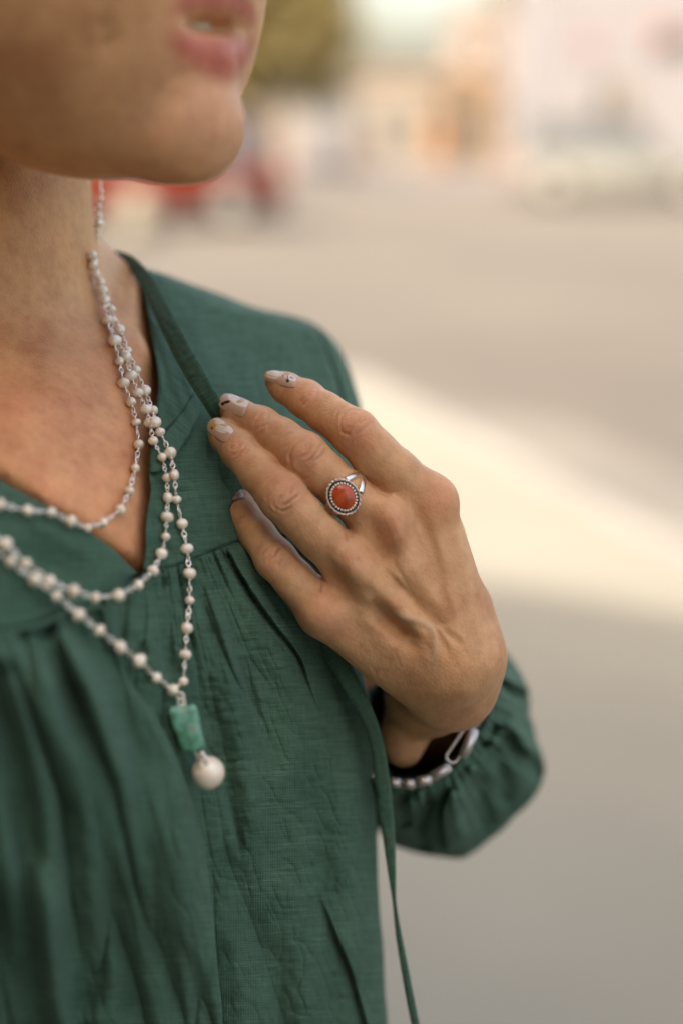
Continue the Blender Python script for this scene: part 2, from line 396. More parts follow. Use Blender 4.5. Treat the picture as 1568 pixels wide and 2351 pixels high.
# --- body field (camera-aligned millimetres)
WF = np.array([0, -math.cos(PITCH), -math.sin(PITCH)]); HF = np.array([0, -math.sin(PITCH), math.cos(PITCH)]); RX = np.array([1.0, 0, 0])
YAW = math.radians(64)
HU = math.sin(YAW) * RX - math.cos(YAW) * HF      # out of the face
HV = -math.cos(YAW) * RX - math.sin(YAW) * HF     # towards her right cheek
HO = C(537, 288, 412)                             # tip of the chin
def H(u, v, w): return HO + u * HU + v * HV + w * WF
AX = np.array([HU, HV, WF])
body = Field((-245, -345, 345), (100, 235, 735), 2.4)
def slab(X, Y, Z):
    x = X / Z * F + CX; y = Y / Z * F + CY; z = TORSO(x, y) + 1.0
    open_ = np.minimum(np.minimum(345 - x, (x * .62 + 1110) * -1 + y) * -1 if False else (352 - x), (1110 + .66 * x) - y)   # inside the V of the neck
    z = z + 13 * smooth01((45 - open_) / 70)
    f = np.maximum((z - Z) * 0.85, (Z - z - 70) * 0.85)
    f = np.maximum(f, (x - 770) * 0.13)
    f = np.maximum(f, ((572 + 0.5 * np.clip(x - 205, 0, 1e9)) - y + 40 * smooth01((x - 330) / 60)) * 0.13)
    return f
body.put(slab, (-245, -120, 345), (60, 235, 735), 10, pad=0)
body.cone(C(-140, 860, 512), C(-148, 150, 512), 57, 54, 22)                                  # neck
body.cone(C(20, 760, 540), C(560, 930, 640), 28, 24, 26)                                     # trapezius to shoulder
for s in (-1, 1):
    body.ell(H(-52, s * 20, 42), (48, 40, 50), AX, 14)
    body.cone(H(-19, s * 9, -3), H(-92, s * 52, 30), 12.5, 12, 6)
body.ell(H(-46, 0, 18), (40, 44, 34), AX, 12)
body.ell(H(-100, 0, 118), (92, 74, 92), AX, 25)
body.ell(H(-50, 0, 86), (46, 58, 62), AX, 20)
body.ell(H(-15, 0, 0), (15, 17, 15.5), AX, 9)
body.ell(H(-25.5, 0, 29), (20, 30, 24), AX, 8)
for s in (-1, 1):
    body.cone(H(-7.5, 0, 18), H(-11, s * 14, 19), 6.2, 5.6, 3); body.cone(H(-10, s * 14, 19.5), H(-21, s * 28, 26), 5.2, 2.0, 3)
    body.cone(H(-7.5, 0, 36), H(-11.5, s * 14, 35), 5.2, 4.6, 3); body.cone(H(-9.5, s * 14, 35), H(-21, s * 28, 27.5), 4.6, 2.0, 3)
    body.cone(H(-17, s * 44, 62), H(-19, s * 37, 22), 3.0, 1.5, 7, 's')
    body.ell(H(-30, s * 42, 110), (14, 16, 12), AX, 10)                                      # cheek and brow masses above the frame
body.ell(H(0, 0, 27.5), (13, 20, 2.2), AX, 2.0, 's')                                           # parted lips
body.cone(H(13, 0, 64), H(-6, 0, 105), 9, 7, 8)                                              # nose, above the frame
body.ell(H(-96, -70, 75), (18, 9, 30), AX, 4)                                                # far ear
body.ell(H(-96, 70, 75), (18, 9, 30), AX, 4)
# sternum muscles and collar bone
body.cone(C(120, 905, 471), C(300, 810, 500), 5, 5, 16)
body.cone(C(690, 980, 660), C(1030, 1760, 705), 21, 20, 12)                                  # upper arm
body.cone(C(1025, 1770, 700), C(975, 1600, 560), 28, 17.5, 10)                                # forearm
bV, bQ = body.mesh()

# --- hand field
HANDS = {
    'index': [(633, 877, 488, 25), (655, 890, 486, 35), (702, 916, 481, 43), (745, 946, 474, 45), (815, 994, 467, 54), (858, 1040, 467, 54), (905, 1085, 468, 56), (982, 1152, 473, 60)],
    'middle': [(526, 938, 484, 24), (548, 952, 482, 36), (600, 975, 477, 41), (645, 1006, 470, 46), (698, 1046, 463, 54), (740, 1085, 464, 51), (792, 1130, 465, 51), (880, 1208, 466, 62)],
    'ring': [(500, 982, 480, 24), (517, 1001, 478, 36), (550, 1034, 473, 43), (596, 1085, 465, 47), (649, 1141, 458, 55), (690, 1185, 459, 52), (735, 1232, 461, 52), (805, 1300, 464, 60)],
    'pinky': [(541, 1136, 489, 22), (551, 1153, 486, 30), (560, 1182, 480, 37), (592, 1228, 474, 40), (633, 1284, 468, 47), (676, 1332, 468, 46), (740, 1405, 470, 55)],
}
hand = Field(tuple(C(440, 800, 430)[:2]) + (432,), tuple(C(1190, 1860, 560)[:2]) + (562,), 0.5)
# palm: metacarpals, heel, wrist
META = [((982, 1155, 473, 58), (1085, 1500, 474, 62)), ((880, 1208, 467, 58), (1060, 1530, 472, 66)),
        ((805, 1300, 465, 56), (1015, 1550, 474, 66)), ((742, 1408, 470, 52), (945, 1555, 480, 62))]
for a, b_ in META: hand.chain([a, b_], 9.0)
hand.ell(C(930, 1360, 481), (21, 26, 13), None, 10)                                           # thickness of the palm
hand.chain([(1070, 1400, 482, 58), (1092, 1520, 482, 62)], 8)
hand.chain([(1040, 1500, 480, 92), (1036, 1575, 488, 92), (985, 1590, 512, 96)], 8)         # carpus bending back into the wrist
hand.chain([(986, 1586, 515, 92), (980, 1600, 575, 104)], 7)                               # forearm going away from the camera
hand.ell(C(925, 1692, 522), (8.5, 11, 9), None, 7)                                               # ulna head
fing = Field(hand.lo, hand.lo + hand.h * (hand.n - 1), hand.h); fing.n = hand.n; fing.f = np.full(hand.n, 60.0, np.float32)
fing.limb([(1040, 1470, 505, 62), (900, 1360, 508, 58), (770, 1290, 506, 52), (668, 1245, 502, 44)])    # thumb folded under the palm
for n_, c_ in HANDS.items(): fing.limb(c_)
hand.melt(fing, 4.0); del fing
hand.ell(C(955, 1255, 488), (17, 21, 13), None, 8)
# webs fall a little behind the fingers
for a, b_, dd, r_ in ((0, 1, 474, 26), (1, 2, 470, 26), (2, 3, 472, 26)):
    p, q = META[a][0], META[b_][0]; hand.ell(C((p[0] + q[0]) / 2 + 6, (p[1] + q[1]) / 2 + 6, dd + 3), (R(r_, dd),) * 3, None, 6)
# knuckles, and the hollows between them
for x, y, d, r_, h_ in ((992, 1152, 468, 52, 4.2), (893, 1203, 460, 52, 5.2), (812, 1294, 458, 42, 4.2), (742, 1402, 463.5, 40, 4.2)):
    hand.ell(C(x, y, d), (R(r_, d), R(r_, d), h_), None, 6)
for x, y, d, rx, ry, ang, dep in ((862, 1248, 452, 28, 75, -18, 3.0), (775, 1345, 455, 20, 50, -32, 1.9), (955, 1205, 455, 18, 60, -20, 1.9), (972, 1400, 457.5, 11, 62, -38, 1.7), (1000, 1300, 457, 15, 80, -25, 1.0), (905, 1440, 461, 20, 70, -45, 2.2)):
    c_, s_ = math.cos(math.radians(ang)), math.sin(math.radians(ang))
    hand.ell(C(x, y, d), (R(rx, d), R(ry, d), 4.0 + dep), np.array([[c_, s_, 0], [-s_, c_, 0], [0, 0, 1]]), 6, 's')
hV, hQ = hand.mesh()
hV = relax(hV, hQ, 3, 0.5)
hN = mesh_normals(hV, hQ)
hx, hy = hV[:, 0] / hV[:, 2] * F + CX, hV[:, 1] / hV[:, 2] * F + CY
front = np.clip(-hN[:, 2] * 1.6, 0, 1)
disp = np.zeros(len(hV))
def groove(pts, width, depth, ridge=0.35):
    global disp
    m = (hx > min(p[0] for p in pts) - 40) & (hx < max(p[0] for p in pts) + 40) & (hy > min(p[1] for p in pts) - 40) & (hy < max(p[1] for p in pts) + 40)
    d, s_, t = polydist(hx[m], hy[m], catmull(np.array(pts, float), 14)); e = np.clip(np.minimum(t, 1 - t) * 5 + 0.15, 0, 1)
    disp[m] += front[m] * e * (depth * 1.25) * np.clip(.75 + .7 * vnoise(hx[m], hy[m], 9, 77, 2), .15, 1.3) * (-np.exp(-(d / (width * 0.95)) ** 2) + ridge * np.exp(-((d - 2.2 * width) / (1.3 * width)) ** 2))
def k4(pts): return [(443.4 + a * 0.3232, 791.9 + b * 0.3232) for a, b in pts]
def k3(pts): return [((780 + a / 3.92) * 0.6335, (1700 + b / 3.92) * 0.6335) for a, b in pts]
def k5(pts): return [(633.5 + a * 0.404, 950.3 + b * 0.404) for a, b in pts]
# ring finger middle knuckle
for g, w_, d_ in (([(870, 500), (900, 430), (960, 370), (990, 300)], 3.0, .42), ([(1055, 390), (1075, 320), (1120, 230)], 3.0, .55), ([(960, 520), (1040, 490), (1110, 430), (1200, 350)], 3.2, .6), ([(900, 580), (980, 600), (1050, 560), (1080, 500)], 2.6, .4),
                  ([(740, 480), (730, 400), (760, 320), (830, 230), (900, 180)], 3.2, .35), ([(720, 300), (760, 220), (850, 140)], 3, .22), ([(680, 240), (740, 150), (800, 100)], 3, .18), ([(840, 440), (830, 520), (880, 580)], 3, .35), ([(760, 540), (800, 590), (860, 640)], 3, .2),
                  # little finger middle knuckle
                  ([(640, 1260), (680, 1180), (760, 1100)], 3, .35), ([(740, 1350), (780, 1290), (850, 1230)], 3, .45), ([(880, 1380), (940, 1320), (990, 1250)], 3, .45), ([(840, 1250), (880, 1160), (960, 1100)], 3, .4), ([(620, 1100), (660, 1010)], 3, .2), ([(900, 1230), (1000, 1220), (1100, 1240)], 3, .22),
                  ([(320, 740), (370, 690), (430, 650)], 3, .35), ([(280, 690), (350, 630)], 3, .18), ([(230, 480), (330, 420), (420, 430)], 3, .3)): groove(k3(g), w_, d_)
# middle finger knuckle
for g, w_, d_ in (([(690, 830), (690, 760), (740, 690), (830, 640), (900, 650)], 3.0, .32), ([(735, 860), (760, 810), (810, 770), (850, 720)], 2.8, .45), ([(800, 840), (860, 790), (920, 700)], 2.6, .42), ([(850, 830), (910, 790), (945, 740)], 2.6, .35), ([(740, 640), (800, 630), (860, 600)], 3, .2), ([(630, 700), (660, 650), (720, 620)], 3, .2),
                  ([(690, 790), (700, 880), (760, 930)], 3, .28), ([(800, 960), (840, 930), (860, 910)], 3, .2), ([(480, 560), (530, 510), (550, 470)], 3, .3), ([(430, 560), (480, 500), (520, 470)], 3, .25), ([(450, 600), (520, 560)], 3, .2),
                  # index knuckle
                  ([(1045, 560), (1060, 500), (1120, 460), (1200, 470)], 3, .3), ([(1100, 600), (1150, 560), (1180, 520)], 2.8, .42), ([(1150, 640), (1210, 600), (1265, 550)], 2.8, .42), ([(1180, 560), (1220, 530)], 2.6, .3), ([(1050, 560), (1060, 620), (1120, 640)], 3, .25), ([(1010, 520), (1030, 470), (1090, 430)], 3, .2),
                  ([(840, 370), (880, 330), (900, 290)], 3, .25), ([(810, 340), (840, 300)], 3, .2),
                  # ring finger end joint
                  ([(270, 790), (330, 760), (390, 700)], 3, .28), ([(300, 740), (350, 690), (370, 660)], 3, .22), ([(350, 790), (400, 740)], 3, .2)): groove(k4(g), w_, d_)
# webbing creases and fine folds beside the little finger's base
for g, w_, d_ in (([(385, 655), (400, 690), (400, 730)], 3, .4), ([(255, 900), (262, 960), (250, 1020)], 3.5, .5), ([(270, 1040), (300, 990), (320, 940)], 3, .25), ([(290, 1060), (330, 1010)], 3, .2), ([(560, 430), (610, 460), (640, 470)], 3, .4), ([(690, 440), (640, 450), (600, 440)], 3, .3), ([(320, 1080), (360, 1040), (370, 1000)], 3, .2)): groove(k5(g), w_, d_)
# wrinkles running over the back of the hand
rs = np.random.RandomState(3)
for _ in range(46):
    x0, y0 = rs.uniform(760, 1060), rs.uniform(1180, 1560); a = math.radians(rs.uniform(48, 75)); l = rs.uniform(14, 45)
    groove([(x0, y0), (x0 + l * math.cos(a) * .5 + rs.uniform(-4, 4), y0 + l * math.sin(a) * .5), (x0 + l * math.cos(a), y0 + l * math.sin(a))], rs.uniform(2.6, 3.6), rs.uniform(.04, .09))
# short broken cross lines over the finger joints
for (jx, jy, ax_, ay_, wd) in ((649, 1141, .69, .72, 44), (698, 1046, .73, .68, 44), (815, 994, .68, .73, 42), (633, 1284, .62, .78, 36), (550, 1034, .70, .71, 32), (600, 975, .82, .57, 30), (708, 912, .86, .5, 30), (562, 1190, .5, .86, 26)):
    for _ in range(11):
        o_ = rs.normal(0, wd * .42); c_ = rs.uniform(-.55, .55) * wd; l = rs.uniform(.25, .6) * wd; x0, y0 = jx + ax_ * o_ - ay_ * c_, jy + ay_ * o_ + ax_ * c_; b_ = rs.uniform(-.3, .3)
        groove([(x0 + (ay_ + ax_ * b_) * l / 2, y0 - (ax_ - ay_ * b_) * l / 2), (x0 + ax_ * rs.uniform(-3, 3), y0 + ay_ * rs.uniform(-3, 3)), (x0 - (ay_ + ax_ * b_) * l / 2, y0 + (ax_ - ay_ * b_) * l / 2)], rs.uniform(2.4, 3.2), rs.uniform(.08, .2), .2)
# tendons and veins stand proud
def ridge(pts, width, height):
    global disp
    d, s_, t = polydist(hx, hy, catmull(np.array(pts, float), 24)); e = np.clip(np.minimum(t, 1 - t) * 4, 0, 1)
    disp += front * smooth01(e) * height * np.exp(-(d / width) ** 2)
ridge(k5([(600, 1110), (690, 1140), (770, 1165), (860, 1200), (895, 1250), (900, 1330), (885, 1420)]), 8, 0.75)
ridge(k5([(900, 1260), (960, 1220), (1040, 1250), (1080, 1310)]), 8, 0.4)
ridge(k5([(660, 760), (740, 930), (830, 1080), (930, 1240)]), 12, 0.65)
ridge(k5([(880, 560), (930, 760), (980, 960), (1020, 1200)]), 13, 0.55)
ridge(k5([(480, 900), (620, 1040), (760, 1180), (880, 1330)]), 12, 0.45)
ridge(k5([(1010, 620), (1070, 860), (1110, 1080)]), 9, 0.35)
ridge(k5([(480, 1150), (560, 1220), (680, 1270), (800, 1300), (880, 1390)]), 8, 0.35)
disp += front * 0.10 * vnoise(hx, hy, 26, 4, 3)
hV = hV + hN * disp[:, None]

# pigment: skin colour, knuckles and chest redder, lips, grooves darker
def mixto(col, target, w): return col * (1 - w[:, None]) + np.array(target) * w[:, None]
BASE = np.array([0.545, 0.30, 0.15])
hc = np.tile(BASE, (len(hV), 1))
red = np.zeros(len(hV))
for x, y, r_ in ((648, 1140, 52), (698, 1046, 50), (818, 990, 46), (632, 1284, 46), (905, 1215, 40), (820, 1295, 36), (1005, 1150, 42), (745, 1405, 50), (548, 1030, 34), (600, 975, 30), (712, 905, 30), (560, 1185, 26), (760, 1430, 46)):
    red = np.maximum(red, np.exp(-((hx - x) ** 2 + (hy - y) ** 2) / (r_ * r_)))
red = red * (0.75 + 0.45 * vnoise(hx, hy, 22, 8))
hc = mixto(hc, (0.60, 0.255, 0.145), np.clip(red * 0.78, 0, 1))
blot = np.clip(vnoise(hx, hy, 55, 9) * 0.9 + 0.1, 0, 1); hc = mixto(hc, (0.53, 0.255, 0.135), blot * 0.45)
pale = np.clip(vnoise(hx, hy, 70, 19) * 0.9, 0, 1); hc = mixto(hc, (0.58, 0.38, 0.21), pale * 0.4)
for x, y, r_, a_ in ((822, 1282, 5, .5), (830, 1482, 8, .55), (840, 1495, 6, .4), (868, 1535, 6, .35), (855, 1438, 5, .4), (905, 1490, 7, .3), (1098, 1500, 8, .3), (960, 1600, 6, .3), (912, 1350, 5, .25), (870, 1425, 6, .35), (1010, 1360, 5, .2), (1040, 1590, 6, .22)):
    hc = mixto(hc, (0.27, 0.125, 0.07), a_ * np.exp(-((hx - x) ** 2 + (hy - y) ** 2) / (r_ * r_)))
d_, _, _ = polydist(hx, hy, catmull(np.array(k5([(600, 1110), (690, 1140), (770, 1165), (860, 1200), (895, 1250), (900, 1330), (885, 1420)])), 20)); hc = mixto(hc, (0.40, 0.31, 0.22), 0.35 * np.exp(-(d_ / 9) ** 2))
hc = mixto(hc, (0.30, 0.13, 0.075), np.clip(-disp - 0.12, 0, 0.5) * 1.1)  # crease darkening put into the skin colour, follows groove depth

bV = relax(bV, bQ, 4, 0.5); bN = mesh_normals(bV, bQ)
bx, by = bV[:, 0] / bV[:, 2] * F + CX, bV[:, 1] / bV[:, 2] * F + CY
bc = np.tile(np.array([0.62, 0.33, 0.148]), (len(bV), 1))
L = (bV - HO) @ AX.T                                  # head coordinates
chest = smooth01((by - 620) / 300)
bc = mixto(bc, (0.63, 0.27, 0.128), np.clip(chest * (0.72 + 0.35 * vnoise(bx, by * .6, 60, 5)), 0, 1))
bc = mixto(bc, (0.46, 0.16, 0.08), np.clip(vnoise(bx, by * .6, 34, 6) * chest * 1.2, 0, 1) * 0.42)
face = smooth01((L[:, 2] + 20) / 20) * (L[:, 0] > -120)
bc = mixto(bc, (0.54, 0.285, 0.135), face * 0.5)
chinw = np.exp(-((L[:, 0] + 4) ** 2 + L[:, 1] ** 2 * .5 + (L[:, 2] - 2) ** 2) / 520.0); bc = mixto(bc, (0.66, 0.33, 0.20), chinw * 0.6)
lipz = np.minimum(np.abs(L[:, 1]) / 28.0, 1.2)
lo_lip = np.exp(-((L[:, 2] - (18.5 + 7.5 * lipz ** 2)) / (7.0 * (1 - 0.62 * lipz))) ** 4)
up_lip = np.exp(-((L[:, 2] - (36.5 - 9.0 * lipz ** 2)) / (6.0 * (1 - 0.66 * lipz))) ** 4)
lip = np.maximum(lo_lip, up_lip) * (L[:, 0] > -27) * (lipz < 1.05)
bc = mixto(bc, (0.46, 0.115, 0.075), np.clip(lip * smooth01((1.05 - lipz) * 2.2), 0, 1) * 0.92)

# one continuous skin: the wrist rim of the hand is bridged to the rim of the forearm inside the sleeve
zcut = 559.0
Bm = bmesh.new(); colL = Bm.verts.layers.float_color.new('pigment')
def add_part(V, Q, keep):
    vs_ = [None] * len(V); new = []
    for i in np.unique(Q[keep]): vs_[i] = Bm.verts.new(V[i]); new.append(i)
    for q in Q[keep]:
        try: Bm.faces.new([vs_[k] for k in q])
        except ValueError: pass
    return vs_
keep_h = (hV[hQ][:, :, 2].max(1) < zcut)
cen = bV[bQ].mean(1); near_arm = np.linalg.norm((cen - C(975, 1600, 560))[:, :2], axis=1) < 60
keep_b = ~(near_arm & (cen[:, 2] < zcut + 4) & (cen[:, 0] > 5))
hv = add_part(hV, hQ, keep_h); bv = add_part(bV, bQ, keep_b)
def rim(vl, cond):
    es = set()
    for v in vl:
        if v is not None:
            for e in v.link_edges:
                if e.is_boundary and all(cond(w_.co) for w_ in e.verts): es.add(e)
    return list(es)
eh = rim(hv, lambda c: c.z > zcut - 3); eb = rim(bv, lambda c: c.x > 0 and abs(c.z - zcut - 4) < 14)
try:
    bmesh.ops.bridge_loops(Bm, edges=eh + eb)
except Exception as ex: print('bridge', ex, len(eh), len(eb))
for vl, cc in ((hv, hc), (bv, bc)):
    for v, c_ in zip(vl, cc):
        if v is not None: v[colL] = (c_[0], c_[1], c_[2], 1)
Bm.verts.index_update()
me = bpy.data.meshes.new('body'); Bm.to_mesh(me); Bm.free()
co = np.zeros(len(me.vertices) * 3); me.vertices.foreach_get('co', co); co = W(co.reshape(-1, 3)); me.vertices.foreach_set('co', co.ravel()); me.update()
me.polygons.foreach_set('use_smooth', [True] * len(me.polygons)); me.materials.append(SKIN)
body_o = link(bpy.data.objects.new('body', me), person)

# ------------------------------------------------------------------ the blouse
def wattr(o, x, y, k=0.147):
    a = o.data.attributes.new('weave', 'FLOAT_VECTOR', 'POINT'); n = len(o.data.vertices)
    v = np.zeros((n, 3), np.float32); v[:, 0] = np.asarray(x).ravel() * k; v[:, 1] = np.asarray(y).ravel() * k
    a.data.foreach_set('vector', v.ravel())

neck_edge = curve_y([(318, 560), (330, 650), (342, 725), (350, 780), (360, 834), (364, 880), (361, 930), (355, 985), (346, 1040), (344, 1090), (347, 1130), (337, 1198), (336, 1262), (328, 1320)])
front_edge = curve_y([(318, 1316), (290, 1352), (274, 1392), (279, 1465), (287, 1530), (302, 1570), (343, 1626), (378, 1680), (404, 1735), (430, 1800), (458, 1890), (478, 2000), (492, 2120), (503, 2250), (512, 2351), (520, 2700)])
v_edge = curve_y([(-420, 890), (-200, 1000), (0, 1103), (73, 1143), (145, 1180), (204, 1220), (259, 1259), (296, 1296), (318, 1316)])
side_edge = curve_y([(345, 618), (388, 632), (430, 648), (470, 662), (520, 680), (560, 697), (610, 712), (660, 722), (700, 733), (735, 752), (762, 776), (785, 808), (803, 850), (818, 895), (828, 930), (830, 1000), (815, 1200), (800, 1400), (838, 1560), (853, 1650), (860, 1740), (863, 1850), (866, 1950), (868, 2020), (872, 2100), (880, 2180), (884, 2280), (890, 2351), (905, 2700)])

def fold(x, y, z, pts, width, amp, kind='valley', fade=(0.12, 0.2)):
    """kind: valley, ridge, or over: cloth on one side lies over the other (amp's sign picks the side)"""
    p = catmull(np.array(pts, float), 20)
    d, s, t = polydist(x, y, p)
    e = smooth01(t / max(fade[0], 1e-3)) * smooth01((1 - t) / max(fade[1], 1e-3))
    if kind == 'over':
        q = d * s * np.sign(amp); a = abs(amp)
        g = np.where(q > 0, np.exp(-(q / (width * 2.6)) ** 2) * smooth01(q / (0.45 * width) + 0.15), 0)
        v = np.where(q <= 0, np.exp(-(q / (0.55 * width)) ** 2), np.exp(-(q / (0.3 * width)) ** 2))
        return z - e * a * g + e * a * 0.75 * v
    g = np.exp(-(d / width) ** 2)
    return z + e * amp * g if kind == 'valley' else z - e * amp * g

def sheet(name, xa, xb, ya, yb, nx, ny, wrap=True, back=True, dist=None):
    y = np.linspace(ya, yb, ny)[:, None]; s = np.linspace(0, 1, nx)[None, :]
    if wrap: s = 1 - (1 - s) ** 1.25
    x = xa(y) + (xb(y) - xa(y)) * s; y = np.broadcast_to(y, x.shape).copy()
    return x, y

blouse = empty('blouse', (float(person.location.x), float(person.location.y), 1.0)); blouse.parent = person; blouse.matrix_parent_inverse = wm(person).inverted()
blouse['label'] = 'loose green woven blouse with open V neck'

# --- right half of the picture: yoke, shoulder, gathered front
nx, ny = 400, 900
xa = lambda y: neck_edge(y) + (front_edge(np.maximum(y, 1318)) - 34 - 328) * smooth01((y - 1316) / 34)
X, Y = sheet('p', xa, side_edge, 618, 2640, nx, ny)
Z = TORSO(X, Y) - 2.0
xo = side_edge(Y); width = np.minimum(95, 0.6 * (xo - xa(Y)) + 1)
q = np.clip((X - (xo - width)) / width, 0, 1); Z = Z + 26 * (1 - np.sqrt(np.clip(1 - q * q, 0, 1)))
below = smooth01((Y - 1300) / 60)
yoke = [(330, 1312), (364, 1306), (404, 1299), (444, 1283), (493, 1263), (533, 1247), (580, 1235), (700, 1230)]
d_, s_, t_ = polydist(X, Y, yoke); d_y, s_y = d_, s_
Z += 1.1 * np.exp(-(d_ / 4.2) ** 2) - 0.9 * np.where(s_ > 0, 0, 1) * np.exp(-(d_ / 30) ** 2)
# gathers under the yoke seam
seam_dist = d_ * (s_ > 0)
gat = np.zeros_like(X)
for k, (xk, w_, a_, ang, ln) in enumerate([(372, 9, 1.5, .05, 110), (392, 8, 1.1, .1, 80), (412, 10, 1.8, .12, 160), (436, 8, 1.3, .16, 120), (455, 9, 1.7, .22, 170), (474, 7, 1.2, .28, 110), (490, 9, 1.8, .33, 190), (508, 6, 1.0, .4, 90), (560, 10, 1.4, .5, 200), (590, 9, 1.2, .5, 150)]):
    ys = np.interp(xk, [p[0] for p in yoke], [p[1] for p in yoke])
    Z = fold(X, Y, Z, [(xk, ys + 4), (xk + ang * ln * .5, ys + ln * .5), (xk + ang * ln, ys + ln)], w_, a_, 'valley', (0.02, 0.9))
# folds seen in the cloth
FR = [([(519, 1263), (551, 1322), (587, 1378), (631, 1438), (685, 1509), (702, 1559), (729, 1639)], 14, -4.0, 'over', (.04, .4)),
      ([(500, 1340), (533, 1470), (560, 1553), (596, 1663), (625, 1740)], 26, 3.6, 'over', (.3, .3)),
      ([(445, 1330), (470, 1480), (490, 1620), (520, 1780), (545, 1900), (556, 1980)], 32, 4.6, 'valley', (.35, .3)),
      ([(512, 1760), (532, 1860), (548, 1930), (556, 1990)], 20, 2.6, 'over', (.35, .3)),
      ([(500, 1400), (525, 1520), (553, 1680), (578, 1830), (576, 1950), (565, 2050)], 24, 3.4, 'ridge', (.3, .3)),
      ([(620, 1420), (660, 1560), (676, 1700), (690, 1850)], 40, 2.6, 'ridge', (.3, .3)),
      ([(565, 1440), (600, 1580), (640, 1720), (655, 1840)], 30, 2.4, 'valley', (.3, .4)),
      ([(725, 2045), (748, 2100), (772, 2160), (803, 2235), (838, 2360), (870, 2480)], 20, -4.4, 'over', (.3, .05)),
      ([(640, 1980), (690, 2100), (700, 2220), (730, 2400)], 40, 3.0, 'ridge', (.2, .1)),
      ([(560, 2040), (600, 2150), (636, 2220), (650, 2400)], 30, 3.0, 'valley', (.2, .1)),
      ([(520, 2100), (545, 2250), (560, 2450)], 22, 2.4, 'ridge', (.2, .1)),
      ([(760, 1700), (790, 1840), (800, 2000), (820, 2150)], 34, 2.4, 'ridge', (.3, .3)),
      ([(708, 1800), (735, 1920), (742, 2040)], 28, 2.0, 'valley', (.3, .3)),
      ([(330, 1400), (350, 1520), (390, 1620)], 22, 2.4, 'ridge', (.3, .3)),
      ([(360, 1380), (385, 1500), (430, 1600), (455, 1700)], 18, 2.6, 'valley', (.3, .3)),
      ([(470, 1180), (500, 1120), (505, 1060)], 26, 1.6, 'valley', (.4, .4)),
      ([(420, 1060), (440, 1150), (430, 1250)], 22, 1.4, 'ridge', (.4, .4)),
      # shoulder
      ([(470, 700), (520, 800), (545, 900)], 26, 1.8, 'valley', (.4, .4)), ([(560, 740), (600, 830), (610, 940)], 30, 2.4, 'valley', (.4, .4)),
      ([(640, 760), (680, 840), (700, 900)], 26, 2.0, 'ridge', (.4, .4)), ([(420, 690), (470, 790), (510, 880)], 20, 1.4, 'ridge', (.4, .4)),
      ([(703, 728), (738, 780), (762, 838), (778, 890), (792, 960)], 9, 5.0, 'over', (.05, .05)), ([(703, 728), (738, 780), (762, 838), (778, 890), (792, 960)], 7, 2.5, 'valley', (.05, .05))]
for p_, w_, a_, k_, f_ in FR: Z = fold(X, Y, Z, p_, w_, a_ * (.9 if k_ != 'over' else 1.1), k_, f_)
TH = (X - 330) / np.maximum(Y - 925, 60); RR = np.hypot(X - 330, Y - 925); dn = np.where(s_y > 0, d_y, 0)
def gath(sc, seed, amp, st): return amp * np.sqrt(np.abs(vnoise(TH * 1000, RR * st, sc, seed, 2)) + .015)
lf = smooth01((720 - X) / 260) * .7 + .3
Z -= smooth01(dn / 12) * (gath(46, 81, 3.8, .06) * np.exp(-dn / 200) + gath(105, 82, 9.0, .12) * smooth01(dn / 150) * lf)
wr = smooth01((Y - 1280) / 200)
Z += (0.5 + 0.5 * wr) * vnoise(X * 1.4 + Y * .35, Y * .55, 60, 11, 4) + 0.34 * vnoise(X * .5 + Y * .2, Y * 1.6, 20, 12, 3) + 0.5 * vnoise(X + .3 * Y, Y * .8, 30, 14, 2) - 1.1 * np.sqrt(np.abs(vnoise(X * 1.2 - Y * .45, Y * .42 + X * .2, 34, 15, 2)) + .02) - 0.7 * np.sqrt(np.abs(vnoise(X * .5 + Y * .25, Y * 1.3, 30, 16, 2)) + .02) + 1.2 * vnoise(X, Y * .6, 150, 13, 2) * wr
nb = 14                                             # cloth turning out of sight round her side
t = np.linspace(0, 1, nb + 1)[1:][None, :]
Xb = X[:, -1:] - 10 * t - 40 * t * t; Zb = Z[:, -1:] + 60 * t; Yb = np.repeat(Y[:, -1:], nb, 1)
XX, YY, ZZ = np.hstack([X, Xb]), np.hstack([Y, Yb]), np.hstack([Z, Zb])
# the free edge at the neck rolls inwards
t = np.linspace(1, 0, 6)[:-1][None, :]
Xn = X[:, :1] + 2 * np.sin(t * 3.1) - 6 * 0; Zn = Z[:, :1] + 5.0 * t; Yn = np.repeat(Y[:, :1], 5, 1)
XX, YY, ZZ = np.hstack([np.repeat(X[:, :1], 5, 1) + 3.0 * t, XX]), np.hstack([Yn, YY]), np.hstack([Zn, ZZ])
o = mesh_obj('front_panel', W(C(XX, YY, ZZ).reshape(-1, 3)), grid_faces(*XX.shape), CLOTH, blouse)
wattr(o, XX, YY + 0.05 * XX); o['label'] = 'gathered front and shoulder on the side of the hand'
RP = (X, Y, Z)

# --- left half of the picture, nearer the camera and lying over the other
lx = lambda y: np.full_like(y, -430.0)
lb = lambda y: np.where(y < 1317, v_edge(y), front_edge(y))
X, Y = sheet('p', lx, lb, 895, 2640, 260, 700, wrap=True)
Z = TORSO(X, Y) - 3.0
over = smooth01((Y - 1330) / 120) * np.exp(-np.clip(lb(Y) - X, 0, None) / 150.0)
Z -= (4.0 + 6.0 * smooth01((Y - 1600) / 400)) * over
e_ = np.clip(1 - (lb(Y) - X) / 26.0, 0, 1); Z += (5.5 * (1 - np.sqrt(np.clip(1 - e_ * e_, 0, 1)))) * np.where(Y < 1317, .6, 1)
seamL = [(-300, 1470), (0, 1446), (81, 1432), (141, 1402), (210, 1390), (272, 1384)]
d_, s_, t_ = polydist(X, Y, seamL)
Z += 1.2 * np.exp(-(d_ / 4.0) ** 2) + np.where(s_ > 0, -1.6, 0) * np.exp(-(d_ / 60) ** 2)
